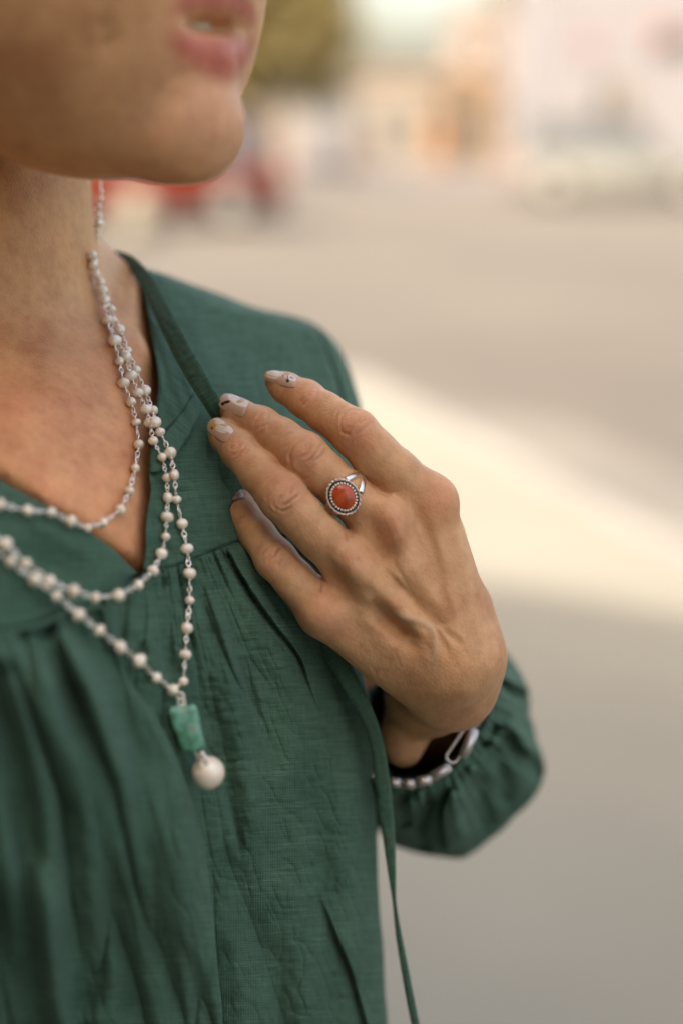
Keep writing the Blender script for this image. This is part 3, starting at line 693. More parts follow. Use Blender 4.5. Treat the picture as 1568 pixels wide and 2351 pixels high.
FL = [([(101, 1436), (128, 1500), (154, 1562), (185, 1660), (200, 1760)], 22, 6.5, 'valley', (.03, .5)),
      ([(52, 1446), (60, 1500), (69, 1560), (88, 1640)], 16, 4.5, 'valley', (.03, .5)),
      ([(113, 1440), (170, 1530), (226, 1622), (263, 1764), (285, 1900), (320, 2050), (350, 2200)], 28, 5.0, 'ridge', (.05, .3)),
      ([(0, 1500), (12, 1602), (40, 1723), (60, 1845), (84, 2000), (95, 2100)], 30, 8.0, 'valley', (.1, .3)),
      ([(150, 1404), (200, 1480), (240, 1560), (300, 1700), (345, 1830)], 22, 4.5, 'valley', (.05, .4)),
      ([(210, 1400), (240, 1470), (270, 1540), (330, 1660)], 16, 3.0, 'valley', (.03, .5)),
      ([(25, 1450), (30, 1560), (60, 1700), (110, 1850), (150, 2020), (170, 2200)], 26, 4.0, 'ridge', (.1, .3)),
      ([(140, 1700), (150, 1850), (160, 1980), (190, 2150), (200, 2351)], 40, 6.0, 'valley', (.3, .1)),
      ([(-80, 1480), (-60, 1650), (-20, 1850), (0, 2000)], 40, 6.0, 'valley', (.1, .3)),
      ([(-60, 2000), (0, 2140), (50, 2250), (100, 2400)], 45, 9.0, 'valley', (.2, .1)),
      ([(240, 1960), (275, 2060), (285, 2180), (290, 2351)], 28, 4.0, 'valley', (.3, .1)),
      ([(360, 1760), (390, 1900), (410, 2080), (425, 2250), (430, 2420)], 40, 4.0, 'ridge', (.3, .1)),
      ([(400, 2100), (405, 2250), (420, 2400)], 26, 3.0, 'valley', (.3, .1)),
      ([(0, 1250), (100, 1300), (220, 1350)], 30, 2.0, 'valley', (.3, .3)), ([(40, 1180), (140, 1235), (230, 1290)], 18, 1.2, 'ridge', (.3, .3)),
      ([(420, 2170), (450, 2260), (470, 2380)], 18, 2.0, 'valley', (.3, .1)), ([(80, 1950), (110, 2080), (120, 2250), (150, 2400)], 26, 5, 'ridge', (.3, .1))]
for p_, w_, a_, k_, f_ in FL: Z = fold(X, Y, Z, p_, w_ * 1.25, a_ * 1.3, k_, f_)
dn = np.clip(np.where(s_ > 0, d_, 0), 0, None)                      # how far below the seam
U = X - 0.34 * np.minimum(dn, 420) - 0.12 * np.clip(dn - 420, 0, None)
def gathers(U, dn, sc, seed, amp, stretch):
    n_ = vnoise(U, dn * stretch, sc, seed, 2); return amp * np.sqrt(np.abs(n_) + .015)
Z -= smooth01(dn / 14) * (gathers(U, dn, 34, 71, 5.5, .045) * np.exp(-dn / 260) + gathers(U, dn, 92, 72, 17, .10) * smooth01(dn / 160))
wr = smooth01((Y - 1440) / 150)
Z += (0.3 + 0.5 * wr) * vnoise(X * 1.4 + Y * .2, Y * .5, 60, 21, 4) - 1.2 * wr * np.sqrt(np.abs(vnoise(X * 1.2 - Y * .4, Y * .4, 38, 25, 2)) + .02) + 1.2 * wr * vnoise(X, Y * .5, 140, 23, 2)
t = np.linspace(0, 1, 7)[1:][None, :]
XX = np.hstack([X, X[:, -1:] - 12 * t * t]); YY = np.hstack([Y, np.repeat(Y[:, -1:], 6, 1)]); ZZ = np.hstack([Z, Z[:, -1:] + 9 * t])
o = mesh_obj('front_panel', W(C(XX, YY, ZZ).reshape(-1, 3)), grid_faces(*XX.shape), CLOTH, blouse)
wattr(o, XX, YY); o['label'] = 'darker near front of the blouse with flat placket above gathers'

# --- facing turned out along the neck opening
fr = curve_y([(343, 716), (367, 745), (400, 785), (432, 845), (448, 900), (457, 938), (455, 962), (438, 996), (418, 1027), (396, 1058), (368, 1084)])
Y = np.linspace(718, 1083, 190)[:, None]; s = np.linspace(0, 1, 90)[None, :]
X = neck_edge(Y) - 1 + (fr(Y) - neck_edge(Y) + 1) * s; Y = np.broadcast_to(Y, X.shape).copy()
Z = TORSO(X, Y) - 6.2 - 4.0 * smooth01((X - neck_edge(Y)) / 90) * smooth01((Y - 820) / 120)
e_ = np.clip(1 - (fr(Y) - X) / 14.0, 0, 1); e2 = np.clip(1 - (X - neck_edge(Y)) / 12.0, 0, 1); low = np.clip((Y - 950) / 130, 0, 1)
Z += 3.2 * (1 - np.sqrt(np.clip(1 - e_ * e_, 0, 1))) + 3.0 * (1 - np.sqrt(np.clip(1 - e2 * e2, 0, 1)))
d_, s_, t_ = polydist(X, Y, [(345, 740), (372, 810), (395, 880), (420, 935), (446, 985)])
qq = d_ * s_; env = np.exp(-(d_ / 38) ** 2) * smooth01((Y - 740) / 50)
Z += 0.62 * env * np.sin(qq / 5.2 + 0.8 * vnoise(X, Y, 40, 31)) + 0.9 * vnoise(X, Y, 45, 32, 3)
d_, s_, t_ = polydist(X, Y, [(447, 900), (436, 916), (418, 946), (400, 968), (378, 992), (366, 1004)])
Z += 1.1 * np.exp(-(d_ / 2.6) ** 2) - np.where(s_ < 0, .6, 0) * np.exp(-(d_ / 16) ** 2)
t = np.linspace(0, 1, 5)[1:][None, :]
XX = np.hstack([X, X[:, -1:] - 3 * t]); YY = np.hstack([Y, np.repeat(Y[:, -1:], 4, 1)]); ZZ = np.hstack([Z, Z[:, -1:] + 5 * t])
o = mesh_obj('neck_facing', W(C(XX, YY, ZZ).reshape(-1, 3)), grid_faces(*XX.shape), CLOTH, blouse); wattr(o, XX, YY - 0.8 * XX)

# --- ribbons: neck binding and the tie that hangs from it
def ribbon(name, rows, n, lift, mat, m=11, thick=0.9, edge=0.0, seed=0, tilt=0.0):
    """rows: (x, y, depth, half width in px)"""
    p = catmull(np.array(rows, float), n); d = np.gradient(p[:, :2], axis=0); d /= np.linalg.norm(d, axis=1, keepdims=True) + 1e-9
    nrm = np.c_[-d[:, 1], d[:, 0]]; s = np.linspace(-1, 1, m)[None, :]
    wob = vnoise(np.arange(n) * 7.0, np.zeros(n), 40, seed + 40, 3)[:, None]
    X = p[:, 0:1] + nrm[:, 0:1] * p[:, 3:4] * s; Y = p[:, 1:2] + nrm[:, 1:2] * p[:, 3:4] * s
    Zf = p[:, 2:3] - lift * (1 - s ** 4) + 0.25 * wob + tilt * s + edge * np.exp(-((s - 0.74) / .09) ** 2)
    Zf = Zf + 0.35 * vnoise(np.arange(n)[:, None] * 5.0 + 0 * s, s * 30, 18, seed + 50, 2)
    Zk = Zf + thick
    ring = np.concatenate([C(X, Y, Zf), C(X, Y, Zk)[:, ::-1]], 1)
    V = ring.reshape(-1, 3); Fc = grid_faces(n, 2 * m, close_v=True)
    o = mesh_obj(name, W(V), Fc, mat, blouse); L_ = np.arange(n) * np.linalg.norm(np.diff(p[:2, :2], axis=0))
    wattr(o, np.repeat((np.r_[s[0], s[0][::-1]] * 18)[None, :], n, 0), np.repeat(L_[:, None], 2 * m, 1)); return o
bind = [(236, 588, 560, 8), (268, 586, 553, 10), (302, 603, 540, 14), (333, 640, 528, 17), (360, 690, 514, 19), (387, 745, 501, 20.5), (419, 806, 492, 22), (453, 866, 485, 22.5), (485, 920, 481, 20), (506, 958, 485, 18)]
bo = ribbon('neck_binding', bind, 190, 0.9, CLOTH, 17, 1.0, 0.45, 1, 1.1)
tie = [(504, 958, 488, 14.6), (540, 1010, 496, 14.6), (620, 1180, 497, 14.6), (710, 1400, 494, 15.5), (762, 1496, 487, 20.6), (796, 1553, 484, 21.5), (829, 1614, 485, 18.9), (855, 1672, 489, 16.3), (868, 1722, 493, 15.5), (876, 1782, 497, 17.2), (885, 1860, 500, 17.2), (893, 1930, 501, 13.8), (899, 2000, 502, 9.5), (905, 2070, 503, 4.7), (914, 2140, 503, 6.9), (928, 2220, 503, 8.6), (953, 2350, 503, 9.5), (985, 2480, 503, 9.5)]
to = ribbon('tie_string', tie, 330, 1.2, CLOTH, 11, 0.9, 0.3, 2); to['label'] = 'long narrow green tie hanging from under the hand'

# --- sleeve
def ring_r(center, pts, th):
    p = np.array(pts, float) - np.array(center); a = np.arctan2(p[:, 1], p[:, 0]); r = np.hypot(p[:, 0], p[:, 1]); k = np.argsort(a)
    return np.interp(th, np.r_[a[k] - 2 * np.pi, a[k], a[k] + 2 * np.pi], np.tile(r[k], 3))
NT = 300; th = np.linspace(-np.pi, np.pi, NT, endpoint=False)
def soft(r, n=5):
    for _ in range(n): r = (np.roll(r, 1) + 2 * r + np.roll(r, -1)) / 4
    return r
cuff_c = (1000, 1660)
cuff = soft(ring_r(cuff_c, [(1134, 1592), (1122, 1628), (1092, 1690), (1064, 1730), (1024, 1772), (985, 1797), (940, 1808), (895, 1806), (850, 1780), (838, 1700), (855, 1600), (930, 1530), (1040, 1520), (1110, 1550)], th), 6)
ball_c = (1045, 1735)
ball = soft(ring_r(ball_c, [(1152, 1488), (1188, 1535), (1212, 1582), (1214, 1640), (1230, 1700), (1250, 1768), (1236, 1812), (1180, 1872), (1120, 1928), (1062, 1970), (1010, 1966), (950, 1956), (900, 1940), (850, 1880), (830, 1740), (850, 1600), (950, 1500), (1060, 1450)], th), 3)
rings = []
def put_ring(c, r, d, gather=0.0, dtilt=0.0):
    g = 1 + gather * (np.sin(th * 31 + 1.3 * np.sin(th * 5)) * .6 + np.sin(th * 47 + 2 * np.sin(th * 3)) * .4)
    x = c[0] + r * g * np.cos(th); y = c[1] + r * g * np.sin(th)
    rings.append(np.stack([x, y, d + dtilt * (1800 - y)], 1))
mid = lambda a, b, t: (a[0] + (b[0] - a[0]) * t, a[1] + (b[1] - a[1]) * t)
put_ring(cuff_c, cuff * 0.82, 560, 0, .10); put_ring(cuff_c, cuff * 0.92, 535, .01, .10); put_ring(cuff_c, cuff * 0.99, 519, .018, .10); put_ring(cuff_c, cuff * 1.03, 514, .022, .10)
put_ring(cuff_c, cuff * 1.06, 518, .03, .10); put_ring(mid(cuff_c, ball_c, .12), cuff * 1.10, 521, .03, .10)
for t_ in (.3, .5, .7, .85): put_ring(mid(cuff_c, ball_c, t_), cuff * 1.10 * (1 - t_) + ball * t_ * (1.02 if t_ > .6 else .99), 521 + (588 - 521) * t_ ** 1.25, .03 * (1 - t_), .10 * (1 - t_))
put_ring(ball_c, ball, 588); put_ring(ball_c, ball * .99, 605); put_ring((1040, 1745), ball * .93, 650); put_ring((1035, 1760), ball * .80, 705)
put_ring((1000, 1640), np.full(NT, 185.0), 735); put_ring((900, 1400), np.full(NT, 170.0), 715); put_ring((790, 1170), np.full(NT, 130.0), 690); put_ring((700, 1010), np.full(NT, 110.0), 660)
Rg = np.array(rings); n0 = len(Rg)
fine = np.stack([catmull(np.c_[Rg[:, k, :]], 2) if False else Rg[:, k, :] for k in range(NT)], 1)
us = np.linspace(0, n0 - 1, 190); out = np.zeros((190, NT, 3))
for c_ in range(3):
    q_ = np.pad(Rg[:, :, c_], ((1, 1), (0, 0)), mode='edge'); i = np.minimum(us.astype(int), n0 - 2); t = (us - i)[:, None]
    a, b_, cc, d = q_[i], q_[i + 1], q_[i + 2], q_[i + 3]
    out[:, :, c_] = 0.5 * (2 * b_ + (cc - a) * t + (2 * a - 5 * b_ + 4 * cc - d) * t ** 2 + (3 * b_ - a - 3 * cc + d) * t ** 3)
SX, SY, SZ = out[..., 0], out[..., 1], out[..., 2]
vis = smooth01((us[:, None] - 3.5) / 2.0) * smooth01((13 - us[:, None]) / 3.0)
def s7(pts): return [(760.2 + a * .3636, 1457 + b * .3636) for a, b in pts]
dz = np.zeros_like(SZ)
for p_, w_, a_, k_, f_ in [(s7([(760, 960), (700, 1080), (690, 1200), (720, 1380)]), 11, -5, 'over', (.1, .1)), (s7([(640, 1010), (590, 1120), (560, 1250), (600, 1380)]), 14, 6, 'valley', (.1, .1)),
                           (s7([(820, 920), (800, 1050), (800, 1200), (850, 1330)]), 20, 5, 'ridge', (.2, .2)), (s7([(960, 860), (930, 980), (960, 1120), (1010, 1250)]), 22, 5, 'valley', (.2, .2)),
                           (s7([(1090, 600), (1150, 720), (1240, 800), (1340, 890)]), 16, 6, 'valley', (.1, .05)), (s7([(1000, 700), (1060, 820), (1090, 950), (1110, 1100)]), 20, 4, 'valley', (.1, .2)),
                           (s7([(1110, 540), (1200, 660), (1290, 780)]), 14, 5, 'ridge', (.1, .2)), (s7([(1060, 300), (1130, 360), (1230, 380)]), 10, 5, 'valley', (.05, .1)), (s7([(1080, 250), (1160, 310), (1240, 340)]), 10, 4, 'ridge', (.05, .1)),
                           (s7([(430, 980), (440, 1100), (480, 1220)]), 14, 4, 'valley', (.1, .1)), (s7([(540, 980), (570, 1050), (590, 1090)]), 9, 4, 'ridge', (.1, .1)), (s7([(470, 1040), (520, 1110)]), 8, 4, 'ridge', (.1, .1)),
                           (s7([(900, 870), (870, 830)]), 8, 4, 'ridge', (.1, .1)), (s7([(1040, 560), (1010, 640), (940, 720)]), 8, 5, 'valley', (.1, .1)), (s7([(960, 680), (1010, 650), (1030, 700)]), 8, 4, 'ridge', (.1, .1))]:
    dz = fold(SX, SY, dz, p_, w_ * 1.1, a_ * 1.9, k_, f_)
SZ = SZ + vis * dz + vis * (2.0 * vnoise(SX, SY, 55, 61, 3) + 0.8 * vnoise(SX, SY, 14, 62, 2) * smooth01((7.5 - us[:, None]) / 2))
o = mesh_obj('sleeve', W(C(SX, SY, SZ).reshape(-1, 3)), grid_faces(190, NT, close_v=True), CLOTH, blouse)
wattr(o, np.broadcast_to(np.arange(NT) * 5.0, SX.shape), np.broadcast_to(us[:, None] * 40, SX.shape)); o['label'] = 'full green sleeve gathered into a cuff at the wrist'

# --- seams: lines of dark thread sunk in their grooves
def seam(pts, lift, n=90):
    p = catmull(np.array(pts, float), n); d = TORSO(p[:, 0], p[:, 1]) - lift
    w = W(C(p[:, 0], p[:, 1], d)); bm = bmesh.new()
    pp_ = [Vector(a) for a in w]; rows = []
    for i, a in enumerate(pp_):
        t = (pp_[min(i + 1, n - 1)] - pp_[max(i - 1, 0)]).normalized(); u = t.cross(FWD).normalized(); v = t.cross(u); r_ = .00022 * (1 + .35 * math.sin(i * 2.1))
        rows.append([bm.verts.new(a + (u * math.cos(k * 1.0472) + v * math.sin(k * 1.0472)) * r_) for k in range(6)])
    for i in range(n - 1):
        for k in range(6): bm.faces.new((rows[i][k], rows[i][(k + 1) % 6], rows[i + 1][(k + 1) % 6], rows[i + 1][k]))
    bm_obj('seam', bm, THREAD, blouse, True)
seam(yoke[1:], 1.6)
seam([(446, 902), (436, 916), (418, 946), (400, 968), (380, 990)], 7.6, 50)

# ------------------------------------------------------------------ fingernails
def nail_material():
    m, ns, ls, b = new_mat('nail'); a = node(ns, 'ShaderNodeAttribute', attribute_name='polish')
    ls.new(a.outputs['Color'], b.inputs['Base Color']); b.inputs['Roughness'].default_value = 0.22
    b.inputs['Specular IOR Level'].default_value = 0.3; b.inputs['Coat Weight'].default_value = 0.1; b.inputs['Coat Roughness'].default_value = 0.15; b.inputs['Subsurface Weight'].default_value = 0.15; b.inputs['Subsurface Scale'].default_value = 0.001
    return m
NAIL = nail_material()
hfront = hN[:, 2] < -0.15
fx, fy, fz = hV[hfront, 0] / hV[hfront, 2] * F + CX, hV[hfront, 1] / hV[hfront, 2] * F + CY, hV[hfront, 2]
def n1(p): return (475.1 + p[0] * .1616, 823.6 + p[1] * .1616)
def n3(p): return (494.1 + p[0] * .1616, 1077 + p[1] * .1616)
def nail(tip, base, half, label, art, lift=0.45, power=2.6):
    tip, base = np.array(tip), np.array(base); ax = tip - base; Lp = np.linalg.norm(ax); ax = ax / Lp; pr = np.array([-ax[1], ax[0]])
    qx, qy = fx - base[0], fy - base[1]; s = (qx * ax[0] + qy * ax[1]) / Lp; t = (qx * pr[0] + qy * pr[1]) / half
    m = (s > -0.15) & (s < 0.75) & (abs(t) < 1.0); s_, t_, z_ = s[m], t[m], fz[m]
    near = z_ < np.percentile(z_, 90); s_, t_, z_ = s_[near], t_[near], z_[near]
    A = np.c_[np.ones(len(s_)), s_, t_, t_ * t_, s_ * t_]; w = np.linalg.lstsq(A, z_, rcond=None)[0]
    n = 46; S, T = np.meshgrid(np.linspace(0, 1, n), np.linspace(-1, 1, n), indexing='ij')
    prof = np.where(S > 0.55, (1 - np.clip((S - 0.55) / 0.45, 0, 1) ** power) ** (1 / 2.0), 1.0) * np.where(S < .2, 0.72 + 0.28 * np.sqrt(np.clip(1 - (1 - S / .2) ** 2, 0, 1)), 1)
    TT = T * prof
    PX = base[0] + ax[0] * S * Lp + pr[0] * TT * half; PY = base[1] + ax[1] * S * Lp + pr[1] * TT * half
    D = w[0] + w[1] * S + w[2] * TT + max(w[3], 1.2) * TT * TT + w[4] * S * TT - lift + 0.9 * np.clip(S - .6, 0, 1) ** 2
    D += 0.35 * np.clip(1 - S / .08, 0, 1) + 0.5 * np.clip((np.abs(T) - .88) / .12, 0, 1)
    col = art(PX, PY)
    o = mesh_obj('fingernail', np.r_[W(C(PX, PY, D).reshape(-1, 3)), W(C(PX, PY, D + .5).reshape(-1, 3))],
                 np.vstack([grid_faces(n, n), grid_faces(n, n, off=n * n)[:, ::-1]]), NAIL, person)
    cattr(o, 'polish', np.r_[col.reshape(-1, 3), col.reshape(-1, 3)]); o['label'] = label
def paint(PX, PY, base, items):
    c = np.zeros(PX.shape + (3,)) + np.array(base)
    for kind, col, x, y, rx, ry, ang in items:
        a = math.radians(ang); u = (PX - x) * math.cos(a) + (PY - y) * math.sin(a); v = -(PX - x) * math.sin(a) + (PY - y) * math.cos(a)
        q = np.sqrt((u / rx) ** 2 + (v / ry) ** 2); w = np.clip((1.15 - q) / 0.3, 0, 1)[..., None]
        if kind == 'petal': w = w * (0.72 + 0.28 * np.cos(v / ry * 9)[..., None])
        c = c * (1 - w) + np.array(col) * w
    return c
WHT, YEL, BLK, PNK = (0.70, 0.58, 0.45), (0.50, 0.26, 0.03), (0.02, 0.016, 0.012), (0.48, 0.285, 0.175)
x_, y_ = zip(*[n1(p) for p in [(930, 220), (1080, 205), (1010, 280), (1200, 270), (1150, 312), (1083, 240), (1150, 262), (1205, 268), (835, 210)]])
nail(n1((815, 235)), n1((1275, 330)), 16.5, 'pale painted nail of the raised index finger', lambda X, Y: paint(X, Y, PNK, [('petal', WHT, x_[0], y_[0], 17, 11, 15), ('petal', WHT, x_[1], y_[1], 20, 7, 10), ('petal', WHT, x_[3], y_[3], 13, 6, 25), ('d', YEL, x_[8], y_[8], 3.5, 3.5, 0), ('d', BLK, x_[4], y_[4], 4.0, 4.6, 0), ('d', (.12, .10, .08), x_[5], y_[5], 2.2, 3, 0), ('d', (.08, .07, .06), x_[6], y_[6], 1.3, 6, -10), ('d', (.1, .09, .08), x_[7], y_[7], 5, 1.2, 25)]), power=2.2)
x2, y2 = zip(*[n1(p) for p in [(285, 615), (390, 560), (440, 620), (540, 640), (310, 560), (230, 640)]])
nail(n1((175, 580)), n1((560, 720)), 22, 'nail painted with white petals and a black centre', lambda X, Y: paint(X, Y, PNK, [('petal', WHT, x2[1], y2[1], 15, 8, 20), ('petal', WHT, x2[2], y2[2], 17, 6, 25), ('petal', WHT, x2[3], y2[3], 8, 7, -40), ('d', BLK, x2[0], y2[0], 8.5, 3.6, -15), ('d', BLK, x2[5], y2[5], 4.5, 4, 0)]))
x3, y3 = zip(*[n1(p) for p in [(88, 955), (170, 815), (215, 890), (210, 1000), (300, 960), (110, 860), (330, 1010)]])
nail(n1((25, 905)), n1((330, 1105)), 22, 'nail painted with a white flower and yellow centre', lambda X, Y: paint(X, Y, PNK, [('petal', WHT, x3[1], y3[1], 14, 8, -35), ('petal', WHT, x3[2], y3[2], 16, 6, -15), ('petal', WHT, x3[3], y3[3], 15, 8, 18), ('petal', (.70, .60, .53), x3[6], y3[6], 11, 6, 50), ('d', YEL, x3[0], y3[0], 6, 7.5, 0), ('d', (.10, .05, .01), x3[0] - 2, y3[0] + 5, 2.4, 4, 0)]))
x4, y4 = zip(*[n3(p) for p in [(222, 375), (190, 270), (250, 265), (320, 300), (215, 405)]])
nail(n3((235, 190)), n3((310, 430)), 17, 'little fingernail with pale petals and yellow centre', lambda X, Y: paint(X, Y, (0.40, .26, .19), [('petal', WHT, x4[1], y4[1], 16, 5, 75), ('petal', WHT, x4[2], y4[2], 15, 5, -75), ('petal', WHT, x4[3], y4[3], 15, 6, -35), ('d', YEL, x4[0], y4[0], 6, 5, 0), ('d', BLK, x4[4], y4[4], 3, 3, 0)]), lift=1.1)
# teeth behind the parted lips
tv, tw = np.meshgrid(np.linspace(-19, 19, 41), np.linspace(24, 33, 9), indexing='ij')
tu = -9.5 - (tv / 19) ** 2 * 9 + 0.35 * np.abs(np.sin(tv * 0.42))
P_ = HO + tu[..., None] * HU + tv[..., None] * HV + tw[..., None] * WF
mesh_obj('teeth', W(P_.reshape(-1, 3)), grid_faces(41, 9), plain('enamel', (0.40, 0.32, 0.20), 0.3), person)

# ------------------------------------------------------------------ pearl necklaces
def sphere_mesh(name, seg, rings_, fn, mat):
    bm = bmesh.new(); bmesh.ops.create_uvsphere(bm, u_segments=seg, v_segments=rings_, radius=1.0)
    for v in bm.verts: v.co = fn(v.co)
    me = bpy.data.meshes.new(name); bm.to_mesh(me); bm.free(); me.polygons.foreach_set('use_smooth', [True] * len(me.polygons)); me.materials.append(mat); return me
def lump(seed):
    r_ = random.Random(seed); a, b, c, d = [r_.uniform(-1, 1) for _ in range(4)]
    def f(co):
        k = 1 + .045 * math.sin(3 * co.x + a * 3) * math.cos(2.4 * co.y + b) + .04 * math.sin(2.2 * co.z + c * 3 + co.x)
        return Vector((co.x * k, co.y * k, co.z * k * (0.95 + .06 * d)))
    return f
PM = [sphere_mesh('pearl', 20, 14, lump(i), PEARL) for i in range(6)]
def tube(bm, pts, r, seg=6, closed=False):
    pts = [Vector(p) for p in pts]; n = len(pts); rows = []
    for i, p in enumerate(pts):
        t = (pts[(i + 1) % n] - pts[i - 1]) if closed else (pts[min(i + 1, n - 1)] - pts[max(i - 1, 0)])
        t.normalize(); a = t.orthogonal() if not rows else (prev - t * prev.dot(t)); a.normalize(); prev = a.copy(); b = t.cross(a)
        rows.append([bm.verts.new(p + (a * math.cos(k * 2 * math.pi / seg) + b * math.sin(k * 2 * math.pi / seg)) * r) for k in range(seg)])
    for i in range(n if closed else n - 1):
        for k in range(seg): bm.faces.new((rows[i][k], rows[i][(k + 1) % seg], rows[(i + 1) % n][(k + 1) % seg], rows[(i + 1) % n][k]))
    if not closed: bm.faces.new(rows[0][::-1]); bm.faces.new(rows[-1])
def link_mesh():
    """two interlocked eyes of silver wire with their wrapped stems; runs along z from -0.5 to 0.5, sideways size in the same unit"""
    bm = bmesh.new(); k = 0.056
    for sgn, flat in ((1, 0), (-1, 1)):
        pts = []
        for i in range(14):
            a = i * 2 * math.pi / 14; e = Vector((0.17 * math.sin(a), 0, sgn * (0.13 + 0.20 * math.cos(a)) * 1.0 + 0))
            pts.append(Vector((e.x * .55, e.x * .8, e.z)) if flat else Vector((e.x, e.y, e.z)))
        tube(bm, pts, k, 6, True)
        coil = [(0.075 * math.cos(j * 1.1), 0.075 * math.sin(j * 1.1), sgn * (0.33 + 0.017 * j)) for j in range(11)]
        tube(bm, coil, k * .85, 5)
    me = bpy.data.meshes.new('wire_link'); bm.to_mesh(me); bm.free(); me.polygons.foreach_set('use_smooth', [True] * len(me.polygons)); me.materials.append(SILVER); return me
LM = link_mesh()
def necklace(name, label, pts, rad):
    P3 = [W(C(x, y, d)) for x, y, d in pts]
    root = tag(empty(name, tuple(P3[len(P3) // 2])), label, 'necklace')
    rr = random.Random(len(pts))
    prev = None
    for i, p in enumerate(P3):
        p = Vector(p); nxt = Vector(P3[min(i + 1, len(P3) - 1)]) - Vector(P3[max(i - 1, 0)]); r_ = rad / 1000 * rr.uniform(.82, 1.14)
        o = bpy.data.objects.new('pearl', rr.choice(PM)); o.location = p
        o.rotation_euler = (nxt.to_track_quat('Z', 'Y').to_matrix() @ Matrix.Rotation(rr.uniform(0, 6.28), 3, 'Z')).to_euler(); o.scale = (r_ * rr.uniform(.92, 1.08), r_ * rr.uniform(.92, 1.08), r_ * rr.uniform(.88, 1.06))
        link(o, root)
        if prev is not None:
            dv = p - prev; ln = dv.length; gap = ln - 2 * rad / 1000 * .86
            if gap > 0.0012:
                l = bpy.data.objects.new('wire_link', LM); l.location = (p + prev) / 2
                l.rotation_euler = (dv.to_track_quat('Z', 'Y').to_matrix() @ Matrix.Rotation(rr.uniform(0, 3.14), 3, 'Z')).to_euler()
                sx = min(max(gap, .0030), .0042); l.scale = (sx, sx, gap); link(l, root)
        prev = p
    return root
def on(x, y, off=5.2):
    d = TORSO(x, y) - off - (1.6 if y > 1330 else 0)
    if y > 1330 and x < 520: d -= 9 * math.exp(-max(float(front_edge(y)) - x, 0) / 150.0) if x < float(front_edge(y)) else 6 * math.exp(-(x - float(front_edge(y))) / 60)
    return d
bf = bN[:, 2] < -0.05
skx, sky_, skz = bx[bf], by[bf], bV[bf, 2]
def skin_depth(x, y, r=9):
    m = (abs(skx - x) < r) & (abs(sky_ - y) < r)
    return float(skz[m].min()) if m.any() else None
def strand(px, top):
    out = []
    for i, (x, y) in enumerate(px):
        d = float(on(x, y))
        if y < 1000 and x < 360 or (x < 345 and y < 1210):
            k = skin_depth(x, y)
            if k is None: k = skin_depth(x - 14, y, 14)
            d = (k if k is not None else d + 4) - 2.0 - top
            if x > 330: d = min(d, float(on(x, y)))
            if y > 1060 + .62 * x: d = min(d, float(TORSO(x, y)) - 6.5)
        out.append([x, y, d])
    for p in out:
        if 700 < p[1] < 1095 and p[0] > float(neck_edge(p[1])) - 6:
            q_ = float(smooth01((p[0] - float(neck_edge(p[1]))) / 90) * smooth01((p[1] - 820) / 120)); p[2] = min(p[2], float(TORSO(p[0], p[1])) - 8.6 - 4 * q_)
    ds = [p[2] for p in out]
    for _ in range(2): ds = [ds[0]] + [min(ds[i], (ds[i - 1] + 2 * ds[i] + ds[i + 1]) / 4) for i in range(1, len(ds) - 1)] + [ds[-1]]
    return [(p[0], p[1], d) for p, d in zip(out, ds)]
SA = [(211, 588), (221, 632), (232, 664), (240, 692), (247, 735), (262, 783), (275, 829), (285, 880), (302, 923), (314, 970), (320, 1021), (312, 1074), (298, 1127), (278, 1170), (238, 1200), (202, 1212), (163, 1197), (120, 1176), (65, 1172), (0, 1158), (-60, 1138), (-130, 1112)]
SB = [(214, 610), (232, 650), (245, 688), (258, 738), (269, 782), (290, 818), (302, 864), (317, 902), (337, 941), (344, 970), (353, 1012), (373, 1050), (384, 1096), (386, 1143), (384, 1187), (381, 1232), (372, 1271), (352, 1311), (319, 1343), (273, 1367), (220, 1372), (170, 1357), (115, 1335), (61, 1293), (14, 1250), (-40, 1210), (-110, 1165)]
SC = [(217, 600), (236, 668), (256, 712), (276, 758), (294, 806), (313, 850), (333, 898), (352, 943), (356, 971), (368, 992), (392, 1040), (401, 1090), (406, 1147), (419, 1203), (430, 1260), (436, 1317), (436, 1378), (430, 1443), (426, 1503), (422, 1564)]
SD = [(398, 1584), (360, 1556), (321, 1517), (277, 1485), (229, 1447), (182, 1411), (131, 1368), (81, 1331), (26, 1290), (-30, 1255), (-100, 1215)]
necklace('pearl_necklace', 'shortest pearl strand lying on the bare skin of the chest', strand(SA, 0.0), 1.8)
necklace('pearl_necklace', 'middle pearl strand curving across the point of the V neck', strand(SB, 0.6), 1.9)
long_ = necklace('pearl_necklace', 'longest pearl strand, carrying the turquoise and pearl pendant', strand(SC + SD, 1.0), 1.95)
# pendant
dP = on(440, 1660) - 6
def turq_material():
    m, ns, ls, b = new_mat('turquoise'); tc = ns.new('ShaderNodeTexCoord')
    n_ = node(ns, 'ShaderNodeTexNoise', Scale=240.0, Detail=5.0, Roughness=.6); ls.new(tc.outputs['Object'], n_.inputs['Vector'])
    r = ramp(ns, [(.3, (.03, .14, .07)), (.45, (.075, .25, .155)), (.58, (.14, .33, .24)), (.66, (.24, .24, .14)), (.74, (.22, .11, .05))]); ls.new(n_.outputs['Fac'], r.inputs[0]); ls.new(r.outputs[0], b.inputs['Base Color'])
    b.inputs['Roughness'].default_value = .35
    bp = node(ns, 'ShaderNodeBump', Strength=.4, Distance=.0006); ls.new(n_.outputs['Fac'], bp.inputs['Height']); ls.new(bp.outputs[0], b.inputs['Normal']); return m
bm = bmesh.new(); bmesh.ops.create_cube(bm, size=2)
bmesh.ops.bevel(bm, geom=bm.edges[:], offset=.38, segments=4, affect='EDGES', profile=.6)
bmesh.ops.subdivide_edges(bm, edges=[e for e in bm.edges if e.calc_length() > .6], cuts=6, use_grid_fill=True)
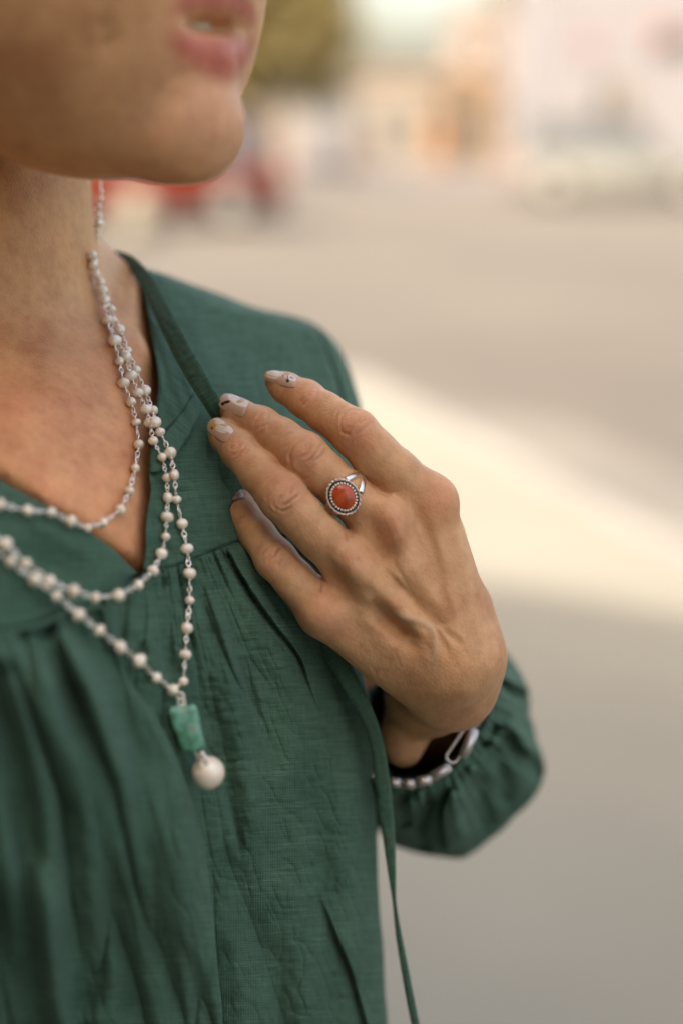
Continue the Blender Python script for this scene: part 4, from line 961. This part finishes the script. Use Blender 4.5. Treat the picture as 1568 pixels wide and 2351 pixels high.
Ax = np.array([0.26, 0.965, 0]); Ax /= np.linalg.norm(Ax); Bx = np.array([0.94, -.33, 0.1]); Bx -= Ax * (Ax @ Bx); Bx /= np.linalg.norm(Bx); Nx = np.cross(Bx, Ax)
cen_ = C(433, 1672, dP)
for v in bm.verts:
    k = 1 + .04 * math.sin(5 * v.co.x + 2 * v.co.y) + .03 * math.sin(4 * v.co.z + v.co.y * 3); w_ = 3.9 * (1 - .10 * v.co.y)
    p = cen_ + Bx * v.co.x * w_ * k + Ax * (v.co.y * 7.0 * k + v.co.x * .7) + Nx * v.co.z * 3.2 * k; v.co = Vector(W(p))
po = bm_obj('pendant_stone', bm, turq_material(), long_, True); po['label'] = 'green turquoise block of the pendant'
pc = W(C(479, 1774, dP + .5)); rp = R(38, dP) / 1000
pp = bpy.data.objects.new('pendant_pearl', sphere_mesh('pendant_pearl', 40, 28, lambda c: Vector((c.x * (1 + .03 * math.sin(3 * c.y)), c.y, c.z * (1.0 + .03 * math.cos(2 * c.x)))), PEARL)); pp.location = pc; pp.scale = (rp,) * 3; link(pp, long_); pp['label'] = 'large round cream pearl at the end of the pendant'
bm = bmesh.new()
for (x0, y0, x1, y1) in ((414, 1592, 416, 1606), (416, 1604, 418, 1620), (418, 1617, 421, 1634)):
    a, b_ = Vector(W(C(x0, y0, dP - 1))), Vector(W(C(x1, y1, dP - 1))); t = (b_ - a); s_ = t.cross(Vector(FWD)).normalized() * .0011
    tube(bm, [a + t * (.5 + .6 * math.cos(k * math.pi / 6)) + s_ * math.sin(k * math.pi / 6) for k in range(12)], .00032, 6, True)
bm_obj('pendant_chain', bm, SILVER, long_, True)
bm = bmesh.new()
a = Vector(W(C(455, 1722, dP))); b_ = Vector(W(C(470, 1752, dP - 4)))
for f_ in (0.15, .55, .9):
    c_ = a.lerp(b_, f_); tube(bm, [c_ + Vector(RIGHT) * .0012 * math.cos(k * math.pi / 6) - Vector(UPV) * .0013 * math.sin(k * math.pi / 6) for k in range(12)], .0004, 6, True)
bm_obj('pendant_cap', bm, SILVER, long_, True)

# ------------------------------------------------------------------ silver drop earring, seen past the edge of the neck
eroot = tag(empty('earring', tuple(W(C(226, 500, 524)))), 'silver beaded earring hanging past the neck just under the jaw', 'earring')
for x, y, r_ in ((233, 440, 5), (232, 456, 6), (228, 474, 6), (227, 494, 7.5), (228, 513, 10)):
    o = bpy.data.objects.new('bead', sphere_mesh('bead', 20, 14, lambda c: c, SILVER)); o.location = W(C(x, y, 524)); s_ = R(r_, 524) / 1000; o.scale = (s_,) * 3; link(o, eroot)
bm = bmesh.new()
for (x, y, r_) in ((221, 529, 8), (220, 540, 8.5)):
    c_ = Vector(W(C(x, y, 524))); q = R(r_, 524) / 1000; tube(bm, [c_ + RIGHT * q * math.cos(k * math.pi / 8) - UPV * q * .8 * math.sin(k * math.pi / 8) for k in range(16)], .0005, 8, True)
bm_obj('end_ring', bm, SILVER, eroot, True)
bm = bmesh.new(); tube(bm, [Vector(W(C(228, 515, 524))), Vector(W(C(232, 440, 524))), Vector(W(C(232, 380, 524))), Vector(W(C(225, 330, 526)))], .0004, 6); bm_obj('wire', bm, SILVER, eroot, True)

# ------------------------------------------------------------------ coral ring
fa = C(880, 1208, 466) - C(698, 1046, 463); fa /= np.linalg.norm(fa)
fn = np.array([0.05, -0.06, -1.0]); fn -= fa * (fn @ fa); fn /= np.linalg.norm(fn); fb = np.cross(fa, fn)
fc = C(789, 1134, 465.2)
top = C(788, 1141, 456.4)
rroot = tag(empty('ring', tuple(W(fc))), 'silver ring with an oval coral red stone on the middle finger', 'ring')
bn = np.array([0.10, 0.02, -1.0]); bn /= np.linalg.norm(bn); e1 = np.array([0.55, 0.83, 0.07]); e1 -= bn * (e1 @ bn); e1 /= np.linalg.norm(e1); e2 = np.cross(bn, e1)
def RT(u, v, w): return top + e1 * u + e2 * v + bn * w
# cup and rope edge
def ring_grid(name, prof, mat, n=96, wob=None, ea=1.09, eb=.94):
    V = []
    for i in range(n):
        a = i * 2 * math.pi / n
        for (r_, h_) in prof:
            k = 1 + (wob(a) if wob else 0); V.append(W(RT(r_ * k * ea * math.cos(a), r_ * k * eb * math.sin(a), h_ * (1 + (2.2 * wob(a) if wob else 0)))))
    return mesh_obj(name, np.array(V), grid_faces(n, len(prof), close_u=True), mat, rroot)
ring_grid('bezel_cup', [(0.02, .1), (4.6, .1), (4.9, .25), (4.9, -1.0), (4.2, -1.4), (.02, -1.4)], OXIDE)
rope = [(5.35 + .36 * math.cos(k * math.pi / 5), .42 + .42 * math.sin(k * math.pi / 5)) for k in range(11)]
ring_grid('rope_edge', rope, AGED, 168, lambda a: .022 * math.sin(24 * a))
ring_grid('stone_collar', [(4.25, .1), (4.25, .9), (4.0, 1.25), (3.8, 1.0)], OXIDE)
bead = sphere_mesh('collar_bead', 10, 8, lambda c: c, SILVER)
for i in range(27):
    a = (i + .5) * 2 * math.pi / 27; o = bpy.data.objects.new('collar_bead', bead); o.location = W(RT(4.16 * 1.09 * math.cos(a), 4.16 * .94 * math.sin(a), 1.15)); o.scale = (.00044,) * 3; link(o, rroot)
def coral_material():
    m, ns, ls, b = new_mat('coral'); tc = ns.new('ShaderNodeTexCoord')
    n_ = node(ns, 'ShaderNodeTexNoise', Scale=330.0, Detail=4.0); ls.new(tc.outputs['Object'], n_.inputs['Vector'])
    r = ramp(ns, [(.3, (.24, .022, .004)), (.55, (.44, .058, .007)), (.75, (.52, .09, .015))]); ls.new(n_.outputs['Fac'], r.inputs[0]); ls.new(r.outputs[0], b.inputs['Base Color'])
    b.inputs['Roughness'].default_value = .22; return m
V = []; n_s, n_r = 64, 14
for i in range(n_s):
    a = i * 2 * math.pi / n_s
    for j in range(n_r):
        q_ = j / (n_r - 1); rr_ = 4.02 * math.sin(q_ * math.pi / 2); h_ = .7 + 1.7 * math.cos(q_ * math.pi / 2) ** .8
        V.append(W(RT(rr_ * 1.09 * math.cos(a), rr_ * .94 * math.sin(a), h_)))
mesh_obj('stone', np.array(V), grid_faces(n_s, n_r, close_u=True), coral_material(), rroot)
def FP(phi, off, r_): return fc + fn * r_ * math.cos(phi) + fb * r_ * math.sin(phi) + fa * off
def band(name, path, w_, t_):
    P_ = np.array(path); d_ = np.gradient(P_, axis=0); d_ /= np.linalg.norm(d_, axis=1, keepdims=True)
    rad = P_ - fc; rad -= np.outer(rad @ fa, fa); rad /= np.linalg.norm(rad, axis=1, keepdims=True); sd_ = np.cross(d_, rad); V = []
    for p, r_, s_, k in zip(P_, rad, sd_, range(len(P_))):
        for a in range(8):
            an = a * math.pi / 4 + math.pi / 8; V.append(W(p + s_ * w_ * math.cos(an) + r_ * t_ * math.sin(an)))
    return mesh_obj(name, np.array(V), grid_faces(len(P_), 8, close_v=True), SILVER, rroot)
for sg in (1, -1):
    for of in (3.0, -3.0):
        band('split_shank', [FP(sg * math.radians(22 + 56 * t), of * (1 - t ** 1.1) , 9.0 - .35 * t) for t in np.linspace(0, 1, 22)], .95, .5)
band('shank', [FP(math.radians(74 + 212 * t), 0, 8.6) for t in np.linspace(0, 1, 60)], .95, .45)

# thin band on the thumb, glimpsed between ring finger and little finger
ta, tb = C(770, 1290, 506), C(668, 1245, 502); tx = (tb - ta) / np.linalg.norm(tb - ta); tcn = C(696, 1259, 503)
tn = np.array([0, 0, -1.0]); tn -= tx * (tn @ tx); tn /= np.linalg.norm(tn); ts = np.cross(tx, tn); V = []
for i in range(64):
    a = i * 2 * math.pi / 64; d_ = tn * math.cos(a) + ts * math.sin(a)
    for (o_, r_) in ((-1.0, 7.4), (-1.0, 8.0), (0, 8.2), (1.0, 8.0), (1.0, 7.4)): V.append(W(tcn + tx * o_ + d_ * r_))
tr = mesh_obj('ring', np.array(V), grid_faces(64, 5, close_u=True), SILVER); tag(tr, 'thin plain silver band glimpsed between ring finger and little finger', 'ring')

# ------------------------------------------------------------------ bracelet
broot = tag(empty('bracelet', tuple(W(C(985, 1795, 508)))), 'silver bar link bracelet round the wrist at the cuff', 'bracelet')
def bar(p, q, w_, t_, open_=False):
    a, b_ = Vector(W(C(*p))), Vector(W(C(*q))); ax = b_ - a; ln = ax.length; ax.normalize()
    side = ax.cross(-FWD).normalized(); nrm = side.cross(ax).normalized(); bm = bmesh.new()
    if open_:
        L2 = ln / 2; c_ = (a + b_) / 2; pts = []
        for (u, v) in ((-1, -.55), (-.8, -1), (0, -1), (.8, -1), (1, -.55), (1, .55), (.8, 1), (0, 1), (-.8, 1), (-1, .55)): pts.append(c_ + ax * u * L2 + side * v * w_)
        tube(bm, pts, t_ * .62, 8, True)
    else:
        bmesh.ops.create_cube(bm, size=2); bmesh.ops.bevel(bm, geom=bm.edges[:], offset=.2, segments=2, affect='EDGES')
        for v in bm.verts:
            k = 1 - .06 * abs(v.co.x) ** 6; v.co = (a + b_) / 2 + ax * v.co.x * ln / 2 * 1.03 + side * v.co.y * w_ * k + nrm * v.co.z * t_ * k
    bm_obj('link', bm, BRUSHED, broot, True)
def s7(p): return (760.2 + p[0] * .3636, 1457 + p[1] * .3636)
BL = [((360, 935, 506), (440, 940, 506), 0), ((442, 944, 506), (528, 943, 505), 0), ((530, 935, 505), (635, 915, 505), 0), ((628, 905, 505), (750, 832, 506), 0), ((742, 800, 507), (880, 600, 512), 1), ((830, 770, 505), (905, 600, 509), 0), ((888, 580, 511), (990, 440, 517), 0)]
for (x0, y0, d0), (x1, y1, d1), op in BL:
    bar((*s7((x0, y0)), d0), (*s7((x1, y1)), d1), .00175 if not op else .0021, .0009, bool(op))
for p, q in (((1124, 1612, 519), (1136, 1570, 535)), ((1136, 1568, 536), (1110, 1535, 552)), ((1106, 1533, 553), (1050, 1515, 562)), ((890, 1797, 507), (860, 1790, 515)), ((858, 1788, 516), (842, 1750, 530)), ((842, 1745, 532), (845, 1690, 545))): bar(p, q, .00105, .0011)

# ------------------------------------------------------------------ the street
def box(bm, x0, x1, y0, y1, z0, z1):
    v = [bm.verts.new(p) for p in ((x0, y0, z0), (x1, y0, z0), (x1, y1, z0), (x0, y1, z0), (x0, y0, z1), (x1, y0, z1), (x1, y1, z1), (x0, y1, z1))]
    for f in ((3, 2, 1, 0), (4, 5, 6, 7), (0, 1, 5, 4), (1, 2, 6, 5), (2, 3, 7, 6), (3, 0, 4, 7)): bm.faces.new([v[k] for k in f])
def part(name, mat, root, *boxes):
    bm = bmesh.new()
    for b in boxes: box(bm, *b)
    o = bm_obj(name, bm, mat); o.parent = root; return o      # boxes are in the root's own coordinates
def prism(bm, poly, z0, z1):
    a = [bm.verts.new((x, y, z0)) for x, y in poly]; b = [bm.verts.new((x, y, z1)) for x, y in poly]; n = len(poly)
    bm.faces.new(a[::-1]); bm.faces.new(b)
    for i in range(n): bm.faces.new((a[i], a[(i + 1) % n], b[(i + 1) % n], b[i]))
def mottled(name, c0, c1, scale, rough=.9, bump=.3, spots=None):
    m, ns, ls, b = new_mat(name); tc = ns.new('ShaderNodeTexCoord')
    n_ = node(ns, 'ShaderNodeTexNoise', Scale=scale, Detail=8.0, Roughness=.62); ls.new(tc.outputs['Object'], n_.inputs['Vector'])
    r = ramp(ns, [(.35, c0), (.65, c1)]); ls.new(n_.outputs['Fac'], r.inputs[0]); ls.new(r.outputs[0], b.inputs['Base Color'])
    b.inputs['Roughness'].default_value = rough; n2 = node(ns, 'ShaderNodeTexNoise', Scale=scale * 60, Detail=4.0); ls.new(tc.outputs['Object'], n2.inputs['Vector'])
    bp = node(ns, 'ShaderNodeBump', Strength=bump, Distance=.004); ls.new(n2.outputs['Fac'], bp.inputs['Height']); ls.new(bp.outputs[0], b.inputs['Normal']); return m
ROAD = mottled('worn_road', (.058, .050, .0405), (.085, .0745, .061), .22)
CONC = mottled('concrete', (.152, .143, .114), (.184, .174, .140), .6)
KERB = mottled('kerb_concrete', (.17, .16, .145), (.20, .19, .17), 2.0)
bm = bmesh.new(); bmesh.ops.create_grid(bm, x_segments=2, y_segments=2, size=600); struct(bm_obj('ground', bm, ROAD))
# near pavement: its far kerb crosses the picture from upper left to lower right
k0, k1 = G(830, 860, .12), G(1568, 1240, .12); kd = (k1 - k0).normalized(); kn = Vector((-kd.y, kd.x, 0))
if kn.y < 0: kn = -kn
A, B = k0 - kd * 30, k0 + kd * 30
def quad_slab(name, a, b, off0, off1, z0, z1, mat):
    bm = bmesh.new(); prism(bm, [tuple((a + kn * off0)[:2]), tuple((b + kn * off0)[:2]), tuple((b + kn * off1)[:2]), tuple((a + kn * off1)[:2])], z0, z1)
    bmesh.ops.recalc_face_normals(bm, faces=bm.faces[:]); return struct(bm_obj(name, bm, mat))
P1 = k0 - kd * .12 - kn * .155; P2 = B - kn * .155; P5 = G(700, 1500, .12)                 # the kerb turns the corner behind the woman
bm = bmesh.new(); prism(bm, [(P1.x, P1.y), (P5.x, P5.y), (P5.x - 1.2, P5.y - 3.0), (-20, -16), (B - kn * 20).to_tuple()[:2], (P2.x, P2.y)], 0, .12)
bmesh.ops.recalc_face_normals(bm, faces=bm.faces[:]); pave = struct(bm_obj('pavement', bm, CONC))
for i in range(14):
    s0 = -.12 + i * 1.5; quad = quad_slab('kerb', k0 + kd * s0, k0 + kd * (s0 + 1.492), -.15, 0, 0, .124, KERB) if i == 0 else None
    if i == 0: kproto = quad; kproto.parent = pave; kproto.name = 'kerb_stone'; del kproto['kind']
    else:
        c_ = kproto.copy(); COL.objects.link(c_); c_.location = kd * (1.5 * i); c_.parent = pave
# shallow concrete gutter along the kerb, dusty and paler than the road
GUT = mottled('gutter', (.085, .078, .066), (.125, .115, .10), .8)
bm = bmesh.new(); prism(bm, [tuple((k0 + kn * .003)[:2]), tuple((B + kn * .003)[:2]), tuple((B + kn * .75)[:2]), tuple((k0 + kd * 1.2 + kn * .75)[:2])], .001, .006); bmesh.ops.recalc_face_normals(bm, faces=bm.faces[:]); struct(bm_obj('gutter', bm, GUT))
# far pavement
FARP = mottled('pale_far_pavement', (.105, .099, .10), (.125, .119, .12), .3)
bm = bmesh.new(); box(bm, -60, 60, 40.5, 75, 0, .13); struct(bm_obj('pavement', bm, FARP))
# the building behind the camera whose shade the woman stands in
TANW = mottled('tan_stucco', (.52, .42, .32), (.58, .48, .38), 1.2); TRIM = plain('cream_trim', (.19, .17, .15), .7); GLASS = plain('shop_glass', (.05, .055, .06), .08, 0, .1, 3); DARKM = plain('dark_frame', (.05, .045, .04), .5)
SH_H = 9.5
e0, e1 = G(1100, 1330, .12), G(1568, 1410, .12)                     # the edge of its shade on the pavement
sb_rot = math.atan2(e1.y - e0.y, e1.x - e0.x)
reach = (SH_H + .25 - .12) / math.tan(math.radians(SUN_EL)); hs = Vector((math.sin(az), math.cos(az), 0))
top_pt = e0 + hs * reach; ev = Vector((math.cos(sb_rot), math.sin(sb_rot), 0)); en = Vector((-ev.y, ev.x, 0))
sb0 = top_pt - en * .18; sb0 = sb0 - ev * (sb0.x / ev.x)             # origin of the front where it crosses x = 0
print('shade building', sb_rot, sb0)
sb = tag(empty('shop_building', (sb0.x, sb0.y, 0), sb_rot), 'tall tan shop building casting the shade the woman stands in', 'building')
segs = []
part('wall', TANW, sb, (-38, 4.5, -8, 0, .1, SH_H))
BLOCKER = mottled('dark_blocker', (.13, .075, .05), (.19, .11, .07), 3)
bm = bmesh.new(); box(bm, -3.2, -.75, -1.6, .8, .121, 4.2); bw = bm_obj('blocker_wall', bm, BLOCKER); tag(bw, 'added unseen dark wall out of frame at left, blocking light from that side', 'wall')  # unseen wall, added to keep light off the woman from the left
part('cornice', TRIM, sb, (-38.2, 4.7, -8.1, .18, SH_H, SH_H + .25))
for i in range(7):
    for z0 in (.7, 4.2, 7.0):
        x0 = -36 + i * 4.7; w_ = part('window', DARKM, sb, (x0, x0 + 2.2, 0.003, .06, z0, z0 + 1.7)); p_ = part('pane', GLASS, sb, (x0 + .08, x0 + 2.12, .062, .07, z0 + .08, z0 + 1.62)); p_.parent = w_

def car(name, label, paint, loc, rz, L=4.4, Wd=1.78, Ht=1.45, suv=False):
    root = tag(empty(name, loc, rz), label, 'car'); gl = GLASS
    hb = Ht * (.60 if not suv else .56); cl = .2 + .04
    prof = [(-L / 2, .42), (-L / 2 + .06, hb * .92), (-L / 2 + .28, hb), (-L * .30, hb + .02), (L * .17, hb), (L * .36, hb * .93), (L / 2 - .12, hb * .78), (L / 2, .48), (L / 2 - .04, cl), (-L / 2 + .05, cl)]
    bm = bmesh.new()
    rows = []
    for t, s_ in ((-1, .965), (-.93, .99), (-.5, 1.0), (.5, 1.0), (.93, .99), (1, .965)):
        rows.append([bm.verts.new((x * s_, t * Wd / 2, .24 + (z - .24) * (s_ + (1 - s_) * .2))) for x, z in prof])
    n = len(prof)
    for a, b in zip(rows[:-1], rows[1:]):
        for i in range(n): bm.faces.new((a[i], a[(i + 1) % n], b[(i + 1) % n], b[i]))
    bm.faces.new(rows[0][::-1]); bm.faces.new(rows[-1]); bmesh.ops.recalc_face_normals(bm, faces=bm.faces[:])
    o = bm_obj('car_body', bm, paint, None, True); o.parent = root
    # cabin: glass house with painted roof and pillars
    xr0, xr1 = (-L * .40, L * .20) if not suv else (-L * .46, L * .20); rf0, rf1 = (xr0 + .55, xr1 - .75) if not suv else (xr0 + .22, xr1 - .62)
    def house(ins, z0, z1, f):
        bm = bmesh.new(); w0, w1 = Wd / 2 - .06 - ins, Wd / 2 - .22 - ins
        lo = [(xr0 + ins, -w0), (xr1 - ins, -w0), (xr1 - ins, w0), (xr0 + ins, w0)]; hi = [(rf0 + ins, -w1), (rf1 - ins, -w1), (rf1 - ins, w1), (rf0 + ins, w1)]
        v0 = [bm.verts.new((x, y, z0)) for x, y in lo]; v1 = [bm.verts.new((x, y, z1)) for x, y in hi]
        for i in range(4): bm.faces.new((v0[i], v0[(i + 1) % 4], v1[(i + 1) % 4], v1[i]))
        bm.faces.new(v1); return bm
    g = bm_obj('glass', house(0, hb - .02, Ht - .05, 0), gl); g.parent = root
    bm = bmesh.new(); box(bm, rf0 - .04, rf1 + .04, -Wd / 2 + .20, Wd / 2 - .20, Ht - .06, Ht); bmesh.ops.bevel(bm, geom=bm.edges[:], offset=.025, segments=2, affect='EDGES'); r_ = bm_obj('roof', bm, paint, None, True); r_.parent = root
    for sy in (-1, 1):
        for xa_, xb_ in ((xr0, rf0), (xr1, rf1), ((xr0 + xr1) / 2 - .1, (rf0 + rf1) / 2 - .1)):
            bm = bmesh.new(); tube(bm, [(xa_, sy * (Wd / 2 - .055), hb - .02), (xb_, sy * (Wd / 2 - .215), Ht - .04)], .045, 6); p = bm_obj('pillar', bm, paint); p.parent = root
        h_ = part('headlight', plain('lamp', (.7, .7, .68), .15), root, (L / 2 - .14, L / 2 - .01, sy * Wd * .36 - .16, sy * Wd * .36 + .16, hb * .62, hb * .80))
        part('tail_light', plain('tail', (.4, .02, .015), .2), root, (-L / 2 - .012, -L / 2 + .06, sy * Wd * .4 - .1, sy * Wd * .4 + .1, hb * .62, hb * .86))
        part('mirror', paint, root, (xr1 - .35, xr1 - .2, sy * (Wd / 2 + .02) - .09, sy * (Wd / 2 + .02) + .09, hb, hb + .14))
        for xw in (-L * .31, L * .31):
            R_ = .33 if not suv else .38
            bm = bmesh.new(); bmesh.ops.create_cone(bm, cap_ends=True, segments=28, radius1=R_, radius2=R_, depth=.22, matrix=Matrix.Translation((xw, sy * (Wd / 2 - .09), R_)) @ Matrix.Rotation(math.pi / 2, 4, 'X'))
            w_ = bm_obj('wheel', bm, TYRE, None, False); w_.parent = root
            bm = bmesh.new(); bmesh.ops.create_cone(bm, cap_ends=True, segments=20, radius1=R_ * .62, radius2=R_ * .55, depth=.03, matrix=Matrix.Translation((xw, sy * (Wd / 2 + .03), R_)) @ Matrix.Rotation(-sy * math.pi / 2, 4, 'X'))
            q = bm_obj('rim', bm, RIM); q.parent = w_
    part('bumper', DARKM, root, (-L / 2 - .03, -L / 2 + .1, -Wd * .44, Wd * .44, .26, .44)); part('bumper', DARKM, root, (L / 2 - .1, L / 2 + .03, -Wd * .44, Wd * .44, .24, .42))
    return root
TYRE = plain('tyre', (.025, .023, .022), .9); RIM = plain('rim', (.30, .29, .28), .5, .6)
REDP = plain('red_paint', (.075, .0095, .004), .6, spec=.08); SAGE = plain('sage_paint', (.105, .108, .10), .55, spec=.2); WHITEP = plain('white_paint', (.20, .20, .21), .45)
p = G(598, 525); car('parked_car', 'red parked car behind the chin and neck', REDP, (p.x - 2.0, p.y + .9, 0), math.radians(190), 4.5, 1.85, 1.74, True)
p = G(1190, 466); car('parked_car', 'pale sage green car parked at the right edge of the street', SAGE, (p.x + 2.35, p.y + 1.0, 0), math.radians(-7), 4.7, 1.9, 1.78, True)
# concrete bollard left of the red car
p = G(322, 556); bm = bmesh.new(); bmesh.ops.create_cone(bm, cap_ends=True, segments=24, radius1=.24, radius2=.2, depth=.55, matrix=Matrix.Translation((0, 0, .275)))
bmesh.ops.create_uvsphere(bm, u_segments=24, v_segments=10, radius=.2, matrix=Matrix.Translation((0, 0, .55)))
b_ = bm_obj('bollard', bm, CONC, None, True); b_.location = p; tag(b_, 'pale concrete bollard in front of the red car', 'bollard')

def building(name, label, x0, x1, Y, depth, h, wall, roofm, wins, door=None, eave=.25, pitched=0):
    """wins: (x0, x1, z0, z1) on the street front, metres from the left corner"""
    root = tag(empty(name, (x0, Y, 0)), label, 'building'); w_ = x1 - x0
    part('wall', wall, root, (0, w_, 0, depth, .0, h))
    if pitched:
        bm = bmesh.new(); v = [bm.verts.new(q) for q in ((-eave, -eave, h + .003), (w_ + eave, -eave, h + .003), (w_ + eave, depth + eave, h + .003), (-eave, depth + eave, h + .003), (-eave, depth / 2, h + pitched), (w_ + eave, depth / 2, h + pitched))]
        for f in ((0, 1, 5, 4), (2, 3, 4, 5), (3, 0, 4), (1, 2, 5), (3, 2, 1, 0)): bm.faces.new([v[k] for k in f])
        r_ = bm_obj('roof', bm, roofm); r_.parent = root
    else: part('roof', roofm, root, (-eave, w_ + eave, -eave, depth + eave, h + .003, h + .28))
    for a, b, c, d in wins:
        f_ = part('window', TRIM, root, (a, b, -.06, -.003, c, d)); q = part('pane', GLASS, root, (a + .08, b - .08, -.075, -.063, c + .08, d - .08)); q.parent = f_
    if door:
        f_ = part('door', door[4], root, (door[0], door[1], -.08, -.003, .13, door[3])); q = part('handle', DARKM, root, (door[1] - .18, door[1] - .1, -.13, -.083, 1.0, 1.15)); q.parent = f_
    return root
PINKW = mottled('pink_stucco', (.18, .148, .134), (.20, .17, .153), 1); CREAM = mottled('cream_wall', (.155, .14, .12), (.178, .16, .14), 1); OCHRE = mottled('ochre_wall', (.135, .095, .06), (.16, .115, .075), 1)
BROWN = plain('brown_door', (.26, .14, .07), .6); TILE = plain('clay_roof', (.22, .15, .11), .8, 0, .2, 4); WHT2 = mottled('white_wall', (.138, .135, .147), (.158, .155, .168), 1)
def X_at(px, dist): return (px - CX) / F * (dist / math.cos(PITCH)) * math.cos(0) * (1.0)
def xat(px, py, dist): return at(px, py, dist).x
Yb = 60
building('shop_building', 'low tan shop with brown shutters beyond the street', xat(815, 300, Yb), xat(1010, 300, Yb), Yb, 9, 3.5, CREAM, TILE, [(.5, 1.3, 1.0, 2.3), (2.0, 2.9, 1.0, 2.3)], (3.0, 3.6, 0, 2.3, BROWN), .2)
building('shop_building', 'ochre fronted shop with a dark awning beyond the street', xat(1014, 300, Yb + .5), xat(1125, 300, Yb + .5), Yb + .5, 9, 3.7, OCHRE, TILE, [(.3, 1.2, .9, 2.4)], (1.4, 1.9, 0, 2.2, DARKM), .1)
building('shop_building', 'tall pinkish building left of the white storefront', xat(1060, 300, Yb + 12), xat(1330, 300, Yb + 12), Yb + 12, 10, 6.9, PINKW, TILE, [(.6, 1.5, 4.2, 5.6), (2.2, 3.1, 4.2, 5.6)], None, .2)
building('shop_building', 'brown low shopfront beside the white storefront', xat(1132, 300, 57), xat(1262, 300, 57), 57, 6, 3.0, OCHRE, TILE, [(.3, 1.0, .9, 2.2)], (1.2, 1.9, 0, 2.2, BROWN), .3)
wb = building('shop_building', 'large white storefront with small red signs at top right', xat(1245, 300, 46), xat(1900, 300, 46), 46, 10, 7.6, WHT2, WHT2, [(1.6, 2.2, .9, 3.0), (3.2, 4.6, 3.7, 4.6)], (2.35, 2.75, 0, 3.0, plain('tan_post', (.13, .105, .08), .7)), .12)
RSIGN = plain('red_sign', (.30, .10, .09), .6)
for (px, py, w_, h_, lab) in ((1512, 72, .32, .38, 'small red sign high on the white storefront, rightmost'), (1352, 104, .5, .16, 'faint low red sign strip on the white storefront')):
    q = at(px, py, 45.85); bm = bmesh.new(); box(bm, -w_ / 2, w_ / 2, -.04, .04, -h_ / 2, h_ / 2); o = bm_obj('sign', bm, RSIGN); o.location = q; tag(o, lab, 'sign')
building('garage', 'small cream garage beyond the tree trunk', xat(560, 300, 55), xat(688, 300, 55), 55, 6, 2.6, CREAM, CREAM, [(.3, .8, 1.2, 2.0)], (1.0, 1.9, 0, 2.1, TRIM), .1)
# white delivery van seen from behind
van = tag(empty('delivery_van', (xat(745, 300, 48), 48, 0), 0), 'white box van parked across the street', 'van')
part('van_body', WHITEP, van, (-.95, .95, 0, 4.6, .45, 2.5)); part('cab', WHITEP, van, (-.9, .9, 4.6, 5.6, .45, 1.7)); part('rear_door', WHITEP, van, (-.9, -.01, -.03, -.003, .6, 2.4)); part('rear_door', WHITEP, van, (.01, .9, -.03, -.003, .6, 2.4))
for sx in (-1, 1):
    part('tail_light', plain('van_tail', (.4, .02, .015), .2), van, (sx * .86 - .07, sx * .86 + .07, -.04, -.031, .7, 1.0))
    for yy in (.9, 4.4):
        bm = bmesh.new(); bmesh.ops.create_cone(bm, cap_ends=True, segments=24, radius1=.36, radius2=.36, depth=.22, matrix=Matrix.Translation((sx * .82, yy, .36)) @ Matrix.Rotation(math.pi / 2, 4, 'Y')); w_ = bm_obj('wheel', bm, TYRE); w_.parent = van

# tree behind the red car
def leaf_material():
    m, ns, ls, b = new_mat('leaves'); oi = ns.new('ShaderNodeTexCoord'); n_ = node(ns, 'ShaderNodeTexNoise', Scale=.9, Detail=3.0); ls.new(oi.outputs['Object'], n_.inputs['Vector'])
    r = ramp(ns, [(.3, (.085, .066, .018)), (.5, (.135, .105, .03)), (.7, (.19, .15, .055))]); ls.new(n_.outputs['Fac'], r.inputs[0]); ls.new(r.outputs[0], b.inputs['Base Color']); b.inputs['Roughness'].default_value = .6
    return m
LEAF = leaf_material(); BARK = mottled('bark', (.10, .075, .05), (.16, .12, .08), 4)
def tree(label, px, py_c, Y, rx, rz, zc, seed, n=5200):
    x = xat(px, py_c, Y); root = tag(empty('street_tree', (x, Y, 0)), label, 'tree'); rr = np.random.RandomState(seed)
    bm = bmesh.new(); pts = [(0, 0, 0), (.05, .02, zc * .3), (-.03, .05, zc * .6), (.02, 0, zc)]
    for a, b, r_ in zip(pts[:-1], pts[1:], (.17, .13, .09)): tube(bm, [a, b], r_, 8)
    for k in range(8):
        an = rr.uniform(0, 6.28); z0 = zc * rr.uniform(.45, .8); tube(bm, [(0, 0, z0), (math.cos(an) * rx * .35, math.sin(an) * rx * .35, z0 + rz * .35), (math.cos(an) * rx * .7, math.sin(an) * rx * .7, z0 + rz * .55)], .045, 5)
    t_ = bm_obj('trunk', bm, BARK, None, True); t_.parent = root
    cl = rr.normal(0, 1, (26, 3)); cl /= np.linalg.norm(cl, axis=1, keepdims=True); cl *= rr.uniform(.35, .85, (26, 1))
    c = cl[rr.randint(0, 26, n)] + rr.normal(0, .17, (n, 3)); c = c * np.array([rx, rx, rz]) + np.array([0, 0, zc])
    s_ = rr.uniform(.09, .19, (n, 1)); d1 = rr.normal(0, 1, (n, 3)); d1 /= np.linalg.norm(d1, axis=1, keepdims=True); d2 = rr.normal(0, 1, (n, 3)); d2 -= d1 * (d1 * d2).sum(1, keepdims=True); d2 /= np.linalg.norm(d2, axis=1, keepdims=True)
    V = np.stack([c - d1 * s_, c + d2 * s_ * .5, c + d1 * s_, c - d2 * s_ * .5], 1).reshape(-1, 3)
    o = mesh_obj('crown', V, np.arange(4 * n).reshape(-1, 4), LEAF, None, False); o.parent = root
tree('olive green street tree behind the lips and chin', 622, 130, 43, 2.7, 3.2, 4.5, 5, 17000)
tree('small yellow leaved tree top above the pinkish building', 1215, 0, 66, 1.6, 1.5, 7.6, 9, 2500)
